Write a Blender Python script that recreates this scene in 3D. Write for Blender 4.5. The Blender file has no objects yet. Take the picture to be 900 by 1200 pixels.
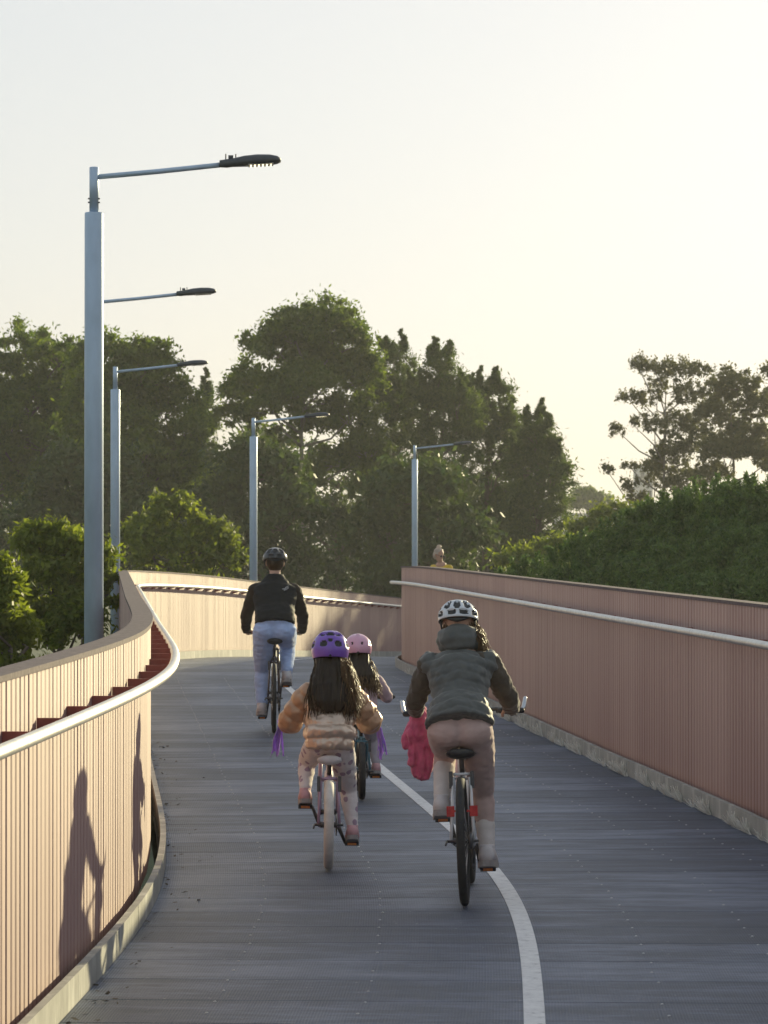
import bpy, math, random
import numpy as np
from mathutils import Vector, Matrix, noise as mnoise

R = math.radians
rnd = random.Random(7)
SC = bpy.context.scene
COL = SC.collection

# ------------------------------------------------------------------ camera, sky, sun, exposure
F = 3600.0                        # focal length in photograph pixels (900 x 1200)
CAMZ = 2.0
cam_d = bpy.data.cameras.new('camera')
cam = bpy.data.objects.new('camera', cam_d)
COL.objects.link(cam)
cam_d.sensor_fit = 'VERTICAL'
cam_d.sensor_height = 36.0
cam_d.lens = F / 1200 * 36.0
cam_d.clip_start = 0.2
cam_d.clip_end = 6000
cam_d.dof.use_dof = True
cam_d.dof.focus_distance = 19.0
cam_d.dof.aperture_fstop = 13.0
cam.location = (0, 0, CAMZ)
cam.rotation_euler = (R(90) + math.atan(22 / F), 0, 0)
SC.camera = cam
SC.render.resolution_x, SC.render.resolution_y = 768, 1024

SUN_AZ, SUN_EL = 30.5, 11.5        # degrees to the right of straight ahead, above the horizon
w = bpy.data.worlds.new('World'); SC.world = w; w.use_nodes = True
nt = w.node_tree; nt.nodes.clear()
wo = nt.nodes.new('ShaderNodeOutputWorld'); bg = nt.nodes.new('ShaderNodeBackground')
sky = nt.nodes.new('ShaderNodeTexSky'); sky.sky_type = 'NISHITA'; sky.sun_disc = False
sky.sun_elevation = R(SUN_EL); sky.sun_rotation = R(SUN_AZ)
sky.altitude = 0; sky.air_density = 1.0; sky.dust_density = 2.2; sky.ozone_density = 2.5
bg.inputs['Strength'].default_value = 0.15
gm = nt.nodes.new('ShaderNodeGamma'); gm.inputs[1].default_value = .31      # compresses the sky's range: dims the sun side, lifts the rest
hs_ = nt.nodes.new('ShaderNodeHueSaturation'); hs_.inputs['Saturation'].default_value = .85
nt.links.new(sky.outputs[0], gm.inputs[0]); nt.links.new(gm.outputs[0], hs_.inputs['Color']); nt.links.new(hs_.outputs[0], bg.inputs[0]); nt.links.new(bg.outputs[0], wo.inputs[0])

sl = bpy.data.lights.new('sun', 'SUN'); sl.energy = 2.0; sl.angle = R(0.6); sl.color = (1.0, 0.87, 0.52)
sun = bpy.data.objects.new('sun', sl); COL.objects.link(sun)
sd = Vector((math.sin(R(SUN_AZ)) * math.cos(R(SUN_EL)), math.cos(R(SUN_AZ)) * math.cos(R(SUN_EL)), math.sin(R(SUN_EL))))
sun.rotation_euler = (-sd).to_track_quat('-Z', 'Y').to_euler()
sun.location = (20, 30, 20)
SC.view_settings.view_transform = 'Standard'; SC.view_settings.look = 'None'
SC.view_settings.gamma = 1.0; SC.view_settings.use_curve_mapping = False
SC.view_settings.exposure = 1.68
SC.cycles.max_bounces = 7; SC.cycles.transparent_max_bounces = 6
SC.cycles.volume_bounces = 0
SC.cycles.use_adaptive_sampling = True

# ------------------------------------------------------------------ helpers
def tag(o, label=None, cat=None, group=None, kind=None):
    if label: o['label'] = label
    if cat: o['category'] = cat
    if group: o['group'] = group
    if kind: o['kind'] = kind
    return o

def empty(name, loc=(0, 0, 0), rot=(0, 0, 0)):
    o = bpy.data.objects.new(name, None); COL.objects.link(o)
    o.location = loc; o.rotation_euler = rot; o.empty_display_size = .1
    return o

def link(name, me, parent=None, world=False):
    o = bpy.data.objects.new(name, me); COL.objects.link(o)
    if parent is not None:
        o.parent = parent
        if world:       # vertices are given in world coordinates
            m = Matrix.Identity(4); p = parent
            while p is not None:
                m = (p.matrix_parent_inverse @ Matrix.LocRotScale(p.location, p.rotation_euler, p.scale)) @ m
                p = p.parent
            o.matrix_parent_inverse = m.inverted()
    return o

class MB:
    def __init__(s): s.v = []; s.f = []; s.mi = []; s.cur = 0
    def _add(s, vs, fs):
        b = len(s.v); s.v += [tuple(x) for x in vs]
        s.f += [tuple(i + b for i in f) for f in fs]; s.mi += [s.cur] * len(fs)
    def box(s, c, h, rot=None):
        M = rot if rot is not None else Matrix.Identity(3)
        vs = [Vector(c) + M @ Vector((sx * h[0], sy * h[1], sz * h[2])) for sx in (-1, 1) for sy in (-1, 1) for sz in (-1, 1)]
        s._add(vs, [(0, 1, 3, 2), (4, 6, 7, 5), (0, 4, 5, 1), (2, 3, 7, 6), (0, 2, 6, 4), (1, 5, 7, 3)])
        return s
    def tube(s, pts, rad, n=8, ref=None, round_cap=False, closed=False):
        pts = [Vector(p) for p in pts]
        k = len(pts)
        if not hasattr(rad, '__len__'): rad = [rad] * k
        rr = [r if hasattr(r, '__len__') else (r, r) for r in rad]
        ref0 = Vector(ref) if ref is not None else Vector((1, 0, 0))
        rings = []; T = []
        for i in range(k):
            if closed: t = pts[(i + 1) % k] - pts[i - 1]
            else: t = pts[min(i + 1, k - 1)] - pts[max(i - 1, 0)]
            T.append(t.normalized() if t.length > 1e-9 else Vector((0, 0, 1)))
        a = None
        def ring(p, t, a, r):
            b = t.cross(a)
            return [p + a * (r[0] * math.cos(2 * math.pi * j / n)) + b * (r[1] * math.sin(2 * math.pi * j / n)) for j in range(n)]
        A = []
        for i in range(k):
            t = T[i]
            base = ref0 if ref is not None or a is None else a
            if abs(base.dot(t)) > .96: base = Vector((0, 1, 0)) if abs(t.y) < .9 else Vector((0, 0, 1))
            a = (base - t * base.dot(t)).normalized(); A.append(a)
        for i in range(k):
            if i == 0 and round_cap:
                m = min(rr[0])
                for q in (75, 45, 20):
                    cq, sq = math.cos(R(q)), math.sin(R(q))
                    rings.append(ring(pts[0] - T[0] * m * sq, T[0], A[0], (rr[0][0] * cq, rr[0][1] * cq)))
            rings.append(ring(pts[i], T[i], A[i], rr[i]))
            if i == k - 1 and round_cap:
                m = min(rr[-1])
                for q in (20, 45, 75):
                    cq, sq = math.cos(R(q)), math.sin(R(q))
                    rings.append(ring(pts[-1] + T[-1] * m * sq, T[-1], A[-1], (rr[-1][0] * cq, rr[-1][1] * cq)))
        vs = [p for r_ in rings for p in r_]; K = len(rings)
        fs = []
        for i in range(K if closed else K - 1):
            i2 = (i + 1) % K
            for j in range(n):
                fs.append((i * n + j, i * n + (j + 1) % n, i2 * n + (j + 1) % n, i2 * n + j))
        if not closed:
            fs.append(tuple(range(n - 1, -1, -1))); fs.append(tuple((K - 1) * n + j for j in range(n)))
        s._add(vs, fs)
        return s
    def ring(s, c, axis, Rr, r, n=32, m=8, flat=1.0):
        ax = Vector(axis).normalized(); u = ax.orthogonal().normalized(); w_ = ax.cross(u)
        vs = []; fs = []
        for i in range(n):
            t = 2 * math.pi * i / n; d = u * math.cos(t) + w_ * math.sin(t)
            for j in range(m):
                q = 2 * math.pi * j / m
                vs.append(Vector(c) + d * (Rr + r * math.cos(q)) + ax * (r * flat * math.sin(q)))
        for i in range(n):
            for j in range(m):
                i2 = (i + 1) % n; j2 = (j + 1) % m
                fs.append((i * m + j, i2 * m + j, i2 * m + j2, i * m + j2))
        s._add(vs, fs); return s
    def ell(s, c, r, rot=None, n=14, m=9):
        M = rot if rot is not None else Matrix.Identity(3)
        vs = [Vector(c) + M @ Vector((0, 0, -r[2]))]; fs = []
        for i in range(1, m):
            th = math.pi * i / m
            for j in range(n):
                ph = 2 * math.pi * j / n
                vs.append(Vector(c) + M @ Vector((r[0] * math.sin(th) * math.cos(ph), r[1] * math.sin(th) * math.sin(ph), -r[2] * math.cos(th))))
        vs.append(Vector(c) + M @ Vector((0, 0, r[2]))); L = len(vs) - 1
        for j in range(n):
            fs.append((0, 1 + (j + 1) % n, 1 + j)); b = 1 + (m - 2) * n
            fs.append((L, b + j, b + (j + 1) % n))
            for i in range(m - 2):
                b0 = 1 + i * n; b1 = b0 + n
                fs.append((b0 + j, b0 + (j + 1) % n, b1 + (j + 1) % n, b1 + j))
        s._add(vs, fs); return s
    def sweep(s, secs):
        """loft between equal closed sections"""
        n = len(secs[0]); vs = [p for q in secs for p in q]; fs = []
        for i in range(len(secs) - 1):
            for j in range(n):
                fs.append((i * n + j, i * n + (j + 1) % n, (i + 1) * n + (j + 1) % n, (i + 1) * n + j))
        fs.append(tuple(range(n - 1, -1, -1))); fs.append(tuple((len(secs) - 1) * n + j for j in range(n)))
        s._add(vs, fs); return s
    def mesh(s, name, mats, smooth=True):
        me = bpy.data.meshes.new(name); me.from_pydata(s.v, [], s.f)
        for m in (mats if isinstance(mats, (list, tuple)) else [mats]): me.materials.append(m)
        me.polygons.foreach_set('material_index', s.mi)
        me.polygons.foreach_set('use_smooth', [smooth] * len(s.f))
        me.update(); return me
    def build(s, name, mats, parent=None, smooth=True, world=False):
        return link(name, s.mesh(name, mats, smooth), parent, world)

def quads_mesh(name, V, mat, nper=4, smooth=False):
    """V: (N, nper, 3) array of separate polygons"""
    N = V.shape[0]; me = bpy.data.meshes.new(name)
    me.vertices.add(N * nper); me.vertices.foreach_set('co', V.reshape(-1).astype(np.float32))
    me.loops.add(N * nper); me.loops.foreach_set('vertex_index', np.arange(N * nper, dtype=np.int32))
    me.polygons.add(N); me.polygons.foreach_set('loop_start', np.arange(0, N * nper, nper, dtype=np.int32))
    me.polygons.foreach_set('loop_total', np.full(N, nper, dtype=np.int32))
    me.materials.append(mat); me.update(calc_edges=True)
    return me

# ------------------------------------------------------------------ materials
def newmat(name):
    m = bpy.data.materials.new(name); m.use_nodes = True; t = m.node_tree; t.nodes.clear()
    o = t.nodes.new('ShaderNodeOutputMaterial'); p = t.nodes.new('ShaderNodeBsdfPrincipled')
    t.links.new(p.outputs[0], o.inputs[0]); return m, t, p, o

def nd(t, kind, **kw):
    n = t.nodes.new(kind)
    for k, v in kw.items():
        if k in n.inputs: n.inputs[k].default_value = v
        else: setattr(n, k, v)
    return n

def ramp(t, src, stops):
    r = t.nodes.new('ShaderNodeValToRGB'); e = r.color_ramp.elements
    while len(e) < len(stops): e.new(.5)
    for i, (p, c) in enumerate(stops): e[i].position = p; e[i].color = (c[0], c[1], c[2], 1)
    t.links.new(src, r.inputs[0]); return r

def coords(t, scale=(1, 1, 1), kind='Object'):
    c = t.nodes.new('ShaderNodeTexCoord'); m = t.nodes.new('ShaderNodeMapping'); m.inputs['Scale'].default_value = scale
    t.links.new(c.outputs[kind], m.inputs[0]); return m.outputs[0]

def simple(name, c, rough=.6, metal=0.0, var=.18, nscale=8, stretch=(1, 1, 1), bump=0.0, bscale=60, spec=.5, sheen=0, detail=4, coat=0):
    m, t, p, o = newmat(name)
    n = nd(t, 'ShaderNodeTexNoise', Scale=nscale, Detail=detail, Roughness=.6)
    t.links.new(coords(t, stretch), n.inputs['Vector'])
    lo = [x * (1 - var) for x in c]; hi = [min(1, x * (1 + var)) for x in c]
    r = ramp(t, n.outputs[0], [(.3, lo), (.7, hi)])
    t.links.new(r.outputs[0], p.inputs['Base Color'])
    p.inputs['Roughness'].default_value = rough; p.inputs['Metallic'].default_value = metal
    p.inputs['Specular IOR Level'].default_value = spec
    if sheen: p.inputs['Sheen Weight'].default_value = sheen; p.inputs['Sheen Roughness'].default_value = .4
    if coat: p.inputs['Coat Weight'].default_value = coat; p.inputs['Coat Roughness'].default_value = .15
    if bump:
        n2 = nd(t, 'ShaderNodeTexNoise', Scale=bscale, Detail=5); t.links.new(coords(t), n2.inputs['Vector'])
        b = nd(t, 'ShaderNodeBump', Strength=.6, Distance=bump)
        t.links.new(n2.outputs[0], b.inputs['Height']); t.links.new(b.outputs[0], p.inputs['Normal'])
    return m

def leaf_mat(name, dark, light, trans=.35, nscale=.6, rough=.55):
    m, t, p, o = newmat(name)
    n = nd(t, 'ShaderNodeTexNoise', Scale=nscale, Detail=3); t.links.new(coords(t), n.inputs['Vector'])
    g = t.nodes.new('ShaderNodeNewGeometry')
    a = nd(t, 'ShaderNodeMath', operation='MULTIPLY_ADD'); a.inputs[1].default_value = .45; 
    t.links.new(g.outputs['Random Per Island'], a.inputs[0])
    s_ = nd(t, 'ShaderNodeMath', operation='MULTIPLY_ADD'); s_.inputs[1].default_value = .9; s_.inputs[2].default_value = -.2
    t.links.new(n.outputs[0], s_.inputs[0]); t.links.new(s_.outputs[0], a.inputs[2])
    r = ramp(t, a.outputs[0], [(.15, dark), (.85, light)])
    t.links.new(r.outputs[0], p.inputs['Base Color']); p.inputs['Roughness'].default_value = rough
    p.inputs['Specular IOR Level'].default_value = .35
    tr = t.nodes.new('ShaderNodeBsdfTranslucent')
    hs = nd(t, 'ShaderNodeHueSaturation', Value=1.5, Saturation=1.1, Hue=.49); t.links.new(r.outputs[0], hs.inputs['Color'])
    t.links.new(hs.outputs[0], tr.inputs[0])
    mx = nd(t, 'ShaderNodeMixShader'); mx.inputs[0].default_value = trans
    t.links.new(p.outputs[0], mx.inputs[1]); t.links.new(tr.outputs[0], mx.inputs[2]); t.links.new(mx.outputs[0], o.inputs[0])
    return m

def wall_mat(name, lo, hi):
    m, t, p, o = newmat(name)
    a = nd(t, 'ShaderNodeTexNoise', Scale=7, Detail=6, Roughness=.8); t.links.new(coords(t, (1, 1, .04)), a.inputs['Vector'])
    b = nd(t, 'ShaderNodeTexNoise', Scale=1.4, Detail=4); t.links.new(coords(t, (1, 1, .6)), b.inputs['Vector'])
    oi = t.nodes.new('ShaderNodeObjectInfo')
    mm = nd(t, 'ShaderNodeMath', operation='MULTIPLY_ADD'); mm.inputs[1].default_value = .55
    t.links.new(a.outputs[0], mm.inputs[0])
    m2 = nd(t, 'ShaderNodeMath', operation='MULTIPLY_ADD'); m2.inputs[1].default_value = .3
    t.links.new(b.outputs[0], m2.inputs[0])
    m3 = nd(t, 'ShaderNodeMath', operation='MULTIPLY'); m3.inputs[1].default_value = .24
    t.links.new(oi.outputs['Random'], m3.inputs[0]); t.links.new(m3.outputs[0], m2.inputs[2]); t.links.new(m2.outputs[0], mm.inputs[2])
    r = ramp(t, mm.outputs[0], [(.3, lo), (.72, hi)]); t.links.new(r.outputs[0], p.inputs['Base Color'])
    p.inputs['Roughness'].default_value = .6; p.inputs['Specular IOR Level'].default_value = 1.0
    p.inputs['Coat Weight'].default_value = .4; p.inputs['Coat Roughness'].default_value = .55
    return m

M = {}
M['panel'] = wall_mat('weathered_panel', (.265, .124, .108), (.38, .215, .183))
M['cap'] = simple('cap_metal', (.11, .08, .085), .8, 0, .4, 30, spec=.3, bump=.003, bscale=40)
M['core'] = simple('core_red', (.20, .06, .045), .6, 0, .2, 6)
M['rail'] = simple('rail_metal', (.60, .59, .56), .46, .7, .14, 14, bump=.0008, bscale=30)
M['bracket'] = simple('bracket_red', (.27, .075, .055), .55, 0, .2, 12)

def kerb_material():
    m, t, p, o = newmat('kerb_concrete')
    n = nd(t, 'ShaderNodeTexNoise', Scale=5, Detail=6, Roughness=.7); t.links.new(coords(t, (1, 1, .6)), n.inputs['Vector'])
    n2 = nd(t, 'ShaderNodeTexNoise', Scale=3.2, Detail=5, Roughness=.65); t.links.new(coords(t, (1.6, 1.6, .25)), n2.inputs['Vector'])
    r = ramp(t, n.outputs[0], [(.3, (.25, .245, .22)), (.7, (.42, .41, .37))])
    r2 = ramp(t, n2.outputs[0], [(.52, (0, 0, 0)), (.6, (1, 1, 1))])
    mx = nd(t, 'ShaderNodeMixRGB'); mx.inputs['Color2'].default_value = (.60, .59, .53, 1)
    mm = nd(t, 'ShaderNodeMath', operation='MULTIPLY'); mm.inputs[1].default_value = .55
    t.links.new(r2.outputs[0], mm.inputs[0]); t.links.new(mm.outputs[0], mx.inputs[0])
    t.links.new(r.outputs[0], mx.inputs['Color1']); t.links.new(mx.outputs[0], p.inputs['Base Color'])
    p.inputs['Roughness'].default_value = .75
    b = nd(t, 'ShaderNodeBump', Strength=.7, Distance=.004); t.links.new(n.outputs[0], b.inputs['Height']); t.links.new(b.outputs[0], p.inputs['Normal'])
    return m
M['kerb'] = kerb_material()

def deck_material():
    m, t, p, o = newmat('deck_panel')
    uv = t.nodes.new('ShaderNodeUVMap')
    def mp(sc):
        k = t.nodes.new('ShaderNodeMapping'); k.inputs['Scale'].default_value = sc; t.links.new(uv.outputs[0], k.inputs[0]); return k.outputs[0]
    a = nd(t, 'ShaderNodeTexNoise', Scale=1, Detail=9, Roughness=.74); t.links.new(mp((1.3, 4.6, 1)), a.inputs['Vector'])      # streaks across the way
    b = nd(t, 'ShaderNodeTexNoise', Scale=1, Detail=3); t.links.new(mp((.8, .5, 1)), b.inputs['Vector'])
    oi = t.nodes.new('ShaderNodeObjectInfo')
    s1 = nd(t, 'ShaderNodeMath', operation='MULTIPLY_ADD'); s1.inputs[1].default_value = .6; t.links.new(a.outputs[0], s1.inputs[0])
    s2 = nd(t, 'ShaderNodeMath', operation='MULTIPLY_ADD'); s2.inputs[1].default_value = .3; t.links.new(b.outputs[0], s2.inputs[0])
    s3 = nd(t, 'ShaderNodeMath', operation='MULTIPLY'); s3.inputs[1].default_value = .13; t.links.new(oi.outputs['Random'], s3.inputs[0])
    t.links.new(s3.outputs[0], s2.inputs[2]); t.links.new(s2.outputs[0], s1.inputs[2])
    r = ramp(t, s1.outputs[0], [(.34, (.018, .029, .055)), (.50, (.038, .058, .102)), (.68, (.145, .185, .27))])
    # pale specks of grit
    v = nd(t, 'ShaderNodeTexVoronoi', Scale=1, feature='F1'); t.links.new(mp((9, 9, 1)), v.inputs['Vector'])
    r3 = ramp(t, v.outputs['Distance'], [(.035, (1, 1, 1)), (.06, (0, 0, 0))])
    mx = nd(t, 'ShaderNodeMixRGB'); mx.inputs['Color2'].default_value = (.3, .3, .29, 1)
    t.links.new(r3.outputs[0], mx.inputs[0]); t.links.new(r.outputs[0], mx.inputs['Color1']); t.links.new(mx.outputs[0], p.inputs['Base Color'])
    p.inputs['Specular IOR Level'].default_value = .45
    rr = nd(t, 'ShaderNodeMapRange'); rr.inputs[3].default_value = .62; rr.inputs[4].default_value = .42
    t.links.new(s1.outputs[0], rr.inputs[0]); t.links.new(rr.outputs[0], p.inputs['Roughness'])
    # moulded grip: fine ribs both ways
    sx = t.nodes.new('ShaderNodeSeparateXYZ'); t.links.new(uv.outputs[0], sx.inputs[0])
    def sinw(sock, freq):
        k = nd(t, 'ShaderNodeMath', operation='MULTIPLY'); k.inputs[1].default_value = freq; t.links.new(sock, k.inputs[0])
        q = nd(t, 'ShaderNodeMath', operation='SINE'); t.links.new(k.outputs[0], q.inputs[0]); return q.outputs[0]
    w1 = sinw(sx.outputs[0], 2 * math.pi / .013); w2 = sinw(sx.outputs[1], 2 * math.pi / .027)
    ad = nd(t, 'ShaderNodeMath', operation='MAXIMUM'); t.links.new(w1, ad.inputs[0]); t.links.new(w2, ad.inputs[1])
    b1 = nd(t, 'ShaderNodeBump', Strength=.6, Distance=.0025); t.links.new(ad.outputs[0], b1.inputs['Height'])
    b2 = nd(t, 'ShaderNodeBump', Strength=.5, Distance=.006); t.links.new(a.outputs[0], b2.inputs['Height']); t.links.new(b1.outputs[0], b2.inputs['Normal'])
    t.links.new(b2.outputs[0], p.inputs['Normal'])
    return m
M['deck'] = deck_material()
M['slab'] = simple('deck_slab', (.03, .03, .032), .8, 0, .2, 3)

def line_material():
    m, t, p, o = newmat('worn_paint')
    n = nd(t, 'ShaderNodeTexNoise', Scale=14, Detail=7, Roughness=.75); t.links.new(coords(t), n.inputs['Vector'])
    r = ramp(t, n.outputs[0], [(.30, (.2, .2, .205)), (.42, (.62, .62, .62)), (.7, (.80, .80, .79))]); t.links.new(r.outputs[0], p.inputs['Base Color'])
    p.inputs['Roughness'].default_value = .6
    b = nd(t, 'ShaderNodeBump', Strength=.5, Distance=.003); t.links.new(n.outputs[0], b.inputs['Height']); t.links.new(b.outputs[0], p.inputs['Normal'])
    return m
M['line'] = line_material()
M['galv'] = simple('galvanised', (.43, .53, .64), .42, .3, .15, 5, (1, 1, .3), bump=.0006, bscale=40)
M['lumi'] = simple('luminaire_grey', (.07, .075, .08), .45, .2, .15, 20)
M['bark'] = simple('bark', (.11, .085, .065), .9, 0, .35, 6, (1, 1, .3), bump=.02, bscale=14)
M['palebark'] = simple('pale_bark', (.20, .17, .14), .85, 0, .3, 5, (1, 1, .3), bump=.01, bscale=14)
M['ground'] = simple('ground_grass', (.05, .065, .022), .95, 0, .4, .6, bump=.05, bscale=6)
M['leaf_euc'] = leaf_mat('eucalypt_leaf', (.048, .088, .015), (.145, .195, .03), .6, .8)
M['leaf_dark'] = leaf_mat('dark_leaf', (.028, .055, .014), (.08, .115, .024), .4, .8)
M['leaf_cas'] = leaf_mat('needle_leaf', (.038, .068, .018), (.11, .15, .032), .52, .9)
M['leaf_young'] = leaf_mat('young_leaf', (.085, .125, .02), (.22, .26, .04), .6, 1.2)
M['leaf_hedge'] = leaf_mat('hedge_leaf', (.03, .07, .017), (.14, .225, .05), .3, 3.2)
M['leaf_air'] = leaf_mat('olive_leaf', (.05, .06, .02), (.12, .12, .035), .42, .5)
M['black'] = simple('black_plastic', (.018, .018, .02), .5, 0, .2, 30)
M['rubber'] = simple('tyre_rubber', (.025, .025, .026), .8, 0, .25, 30, bump=.001, bscale=150)
M['whiterubber'] = simple('white_tyre', (.62, .58, .52), .75, 0, .14, 25, bump=.001, bscale=150)
M['steel'] = simple('steel', (.55, .56, .58), .28, .9, .1, 20)
M['darksteel'] = simple('dark_steel', (.10, .10, .105), .4, .7, .2, 30)
M['whitepaint'] = simple('white_paint', (.72, .72, .72), .35, 0, .06, 12, coat=.5)
M['darkpaint'] = simple('dark_paint', (.045, .03, .028), .35, 0, .12, 12, coat=.5)
M['mauvepaint'] = simple('mauve_paint', (.45, .30, .42), .35, 0, .1, 12, coat=.5)
M['tealpaint'] = simple('teal_paint', (.08, .2, .25), .35, 0, .1, 12, coat=.5)
M['whitevinyl'] = simple('white_vinyl', (.72, .70, .70), .5, 0, .1, 12)
M['skin'] = simple('skin', (.52, .31, .22), .5, 0, .1, 9, spec=.4)
M['streamer'] = leaf_mat('streamer', (.38, .24, .62), (.55, .38, .78), .4, 30, .3)

def emit_mat(name, c, s):
    m, t, p, o = newmat(name)
    p.inputs['Base Color'].default_value = (.8, .8, .75, 1); p.inputs['Emission Color'].default_value = (*c, 1); p.inputs['Emission Strength'].default_value = s
    p.inputs['Roughness'].default_value = .3
    return m
M['led'] = emit_mat('lit_led', (1, .86, .5), .9)
M['lens'] = simple('lens_plate', (.5, .48, .42), .3, 0, .1, 20)
M['reflector'] = simple('red_reflector', (.55, .03, .03), .25, 0, .15, 60, coat=.6)
M['amber'] = simple('amber_reflector', (.75, .22, .03), .25, 0, .15, 60, coat=.6)

# ------------------------------------------------------------------ the line of the bridge
CP = [(-8, -.3), (-2, 0.0), (4, .22), (9, .45), (12.6, .62), (15, .71), (17, .71), (19.5, .565), (22.5, .29), (25.9, -.03), (32, -.58), (40, -1.3), (44, -1.66),
      (47, -1.8), (50, -1.63), (53, -1.28), (58, -.58), (64, .38), (75, 2.3), (90, 5.4), (115, 11.5), (130, 15.5)]
YT = np.linspace(-6, 122, 1281)
CT = np.interp(YT, [a for a, _ in CP], [b for _, b in CP])
kk = np.exp(-.5 * (np.arange(-30, 31) / 9.0) ** 2); kk /= kk.sum()
CT = np.convolve(np.pad(CT, 30, mode='reflect', reflect_type='odd'), kk, mode='valid')
def zd(y):
    t = y - 40.0
    if t <= 0: return 0.0
    return -.0012 * t * t if t < 17 else -.3468 - .0408 * (t - 17)
ST = np.concatenate([[0], np.cumsum(np.hypot(np.diff(YT), np.diff(CT)))])
TX = np.gradient(CT, ST); TY = np.gradient(YT, ST)
def cy(y): return float(np.interp(y, YT, CT))
def arc_of_y(y): return float(np.interp(y, YT, ST))
def at(s, off, z=0.0):
    x = float(np.interp(s, ST, CT)); y = float(np.interp(s, ST, YT)); tx = float(np.interp(s, ST, TX)); ty = float(np.interp(s, ST, TY))
    return Vector((x + off * ty, y - off * tx, zd(y) + z))
def heading(y):
    s = arc_of_y(y); return math.atan2(-float(np.interp(s, ST, TX)), float(np.interp(s, ST, TY)))
S0, S1 = arc_of_y(1.0), arc_of_y(112)

# ------------------------------------------------------------------ ground
def ground():
    n = 80; xs = np.linspace(-1, 1, n); g = np.sign(xs) * np.abs(xs) ** 2.2
    vs = []; fs = []
    for j in range(n):
        for i in range(n):
            x = g[i] * 1500; y = g[j] * 1500 + 100
            z = -6.2 + .5 * mnoise.noise(Vector((x * .02, y * .02, 0)))
            if x > 3 and 20 < y < 140: z += min(4.0, (x - 3) * .35) * max(0, min(1, (y - 20) / 15)) * max(0, min(1, (140 - y) / 30))
            vs.append((x, y, z))
    for j in range(n - 1):
        for i in range(n - 1):
            a = j * n + i; fs.append((a, a + 1, a + n + 1, a + n))
    me = bpy.data.meshes.new('ground'); me.from_pydata(vs, [], fs); me.materials.append(M['ground'])
    me.polygons.foreach_set('use_smooth', [True] * len(fs)); me.update()
    return tag(link('ground', me), kind='structure')
ground()

# ------------------------------------------------------------------ deck
def strip(s0, s1, o0, o1, z0, z1, step=.6):
    """closed curved bar between two offsets"""
    n = max(1, int(math.ceil((s1 - s0) / step))); secs = []
    for i in range(n + 1):
        s = s0 + (s1 - s0) * i / n
        secs.append([at(s, o0, z0), at(s, o1, z0), at(s, o1, z1), at(s, o0, z1)])
    b = MB(); b.sweep(secs); return b

deck = strip(S0, S1, -1.985, 1.985, -.30, -.034).build('bridge_deck', M['slab'], smooth=False)
tag(deck, kind='structure')
PL = .62
def deck_panel_mesh(s0, s1, nx=10):
    vs = []; fs = []; uv = []
    for (s, z) in ((s0, -.030), (s0, -.003), (s0 + .004, 0), (s1 - .004, 0), (s1, -.003), (s1, -.030)):
        for i in range(nx + 1):
            o = -1.93 + 3.86 * i / nx
            vs.append(at(s, o, z)); uv.append((o, s))
    for r_ in range(5):
        for i in range(nx):
            a = r_ * (nx + 1) + i; fs.append((a, a + 1, a + nx + 2, a + nx + 1))
    me = bpy.data.meshes.new('deck_panel'); me.from_pydata(vs, [], fs); me.materials.append(M['deck'])
    l = me.uv_layers.new(name='UVMap')
    for lp in me.loops: l.data[lp.index].uv = uv[lp.vertex_index]
    me.update(); return me
s = arc_of_y(5.0)
while s < arc_of_y(92):
    ln = PL if s < arc_of_y(40) else PL * 2
    link('deck_panel', deck_panel_mesh(s, s + ln - .007), deck)
    s += ln
ln_ = strip(arc_of_y(5), arc_of_y(60), -.044, .044, .001, .004, .3).build('painted_line', M['line'], deck, smooth=False)
# rows of deck fixings
fx = MB(); s = arc_of_y(8); i = 0
while s < arc_of_y(42):
    for o in (-1.35, -.72, .55, 1.12, 1.62):
        if (i + int(o * 7)) % 5 != 0 or rnd.random() < .4:
            p = at(s + .05, o + rnd.uniform(-.01, .01), 0)
            fx.ell((p.x, p.y, p.z + .001), (.007, .007, .004), n=6, m=4)
    s += PL / 2; i += 1
fo = fx.build('screw_heads', M['steel'], deck); fo['kind'] = 'stuff'
for y in (8, 26, 44, 62, 80, 98):
    a = at(arc_of_y(y), 0, 0); b = MB()
    b.tube([(a.x, a.y, -6.6), (a.x, a.y, zd(y) - .9)], .38, 20)
    p0 = at(arc_of_y(y), -1.6, -.62); p1 = at(arc_of_y(y), 1.6, -.62)
    b.tube([p0, p1], [(.32, .30)] * 2, 4)
    b.build('bridge_pier', M['kerb'], deck, smooth=False)

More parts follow.
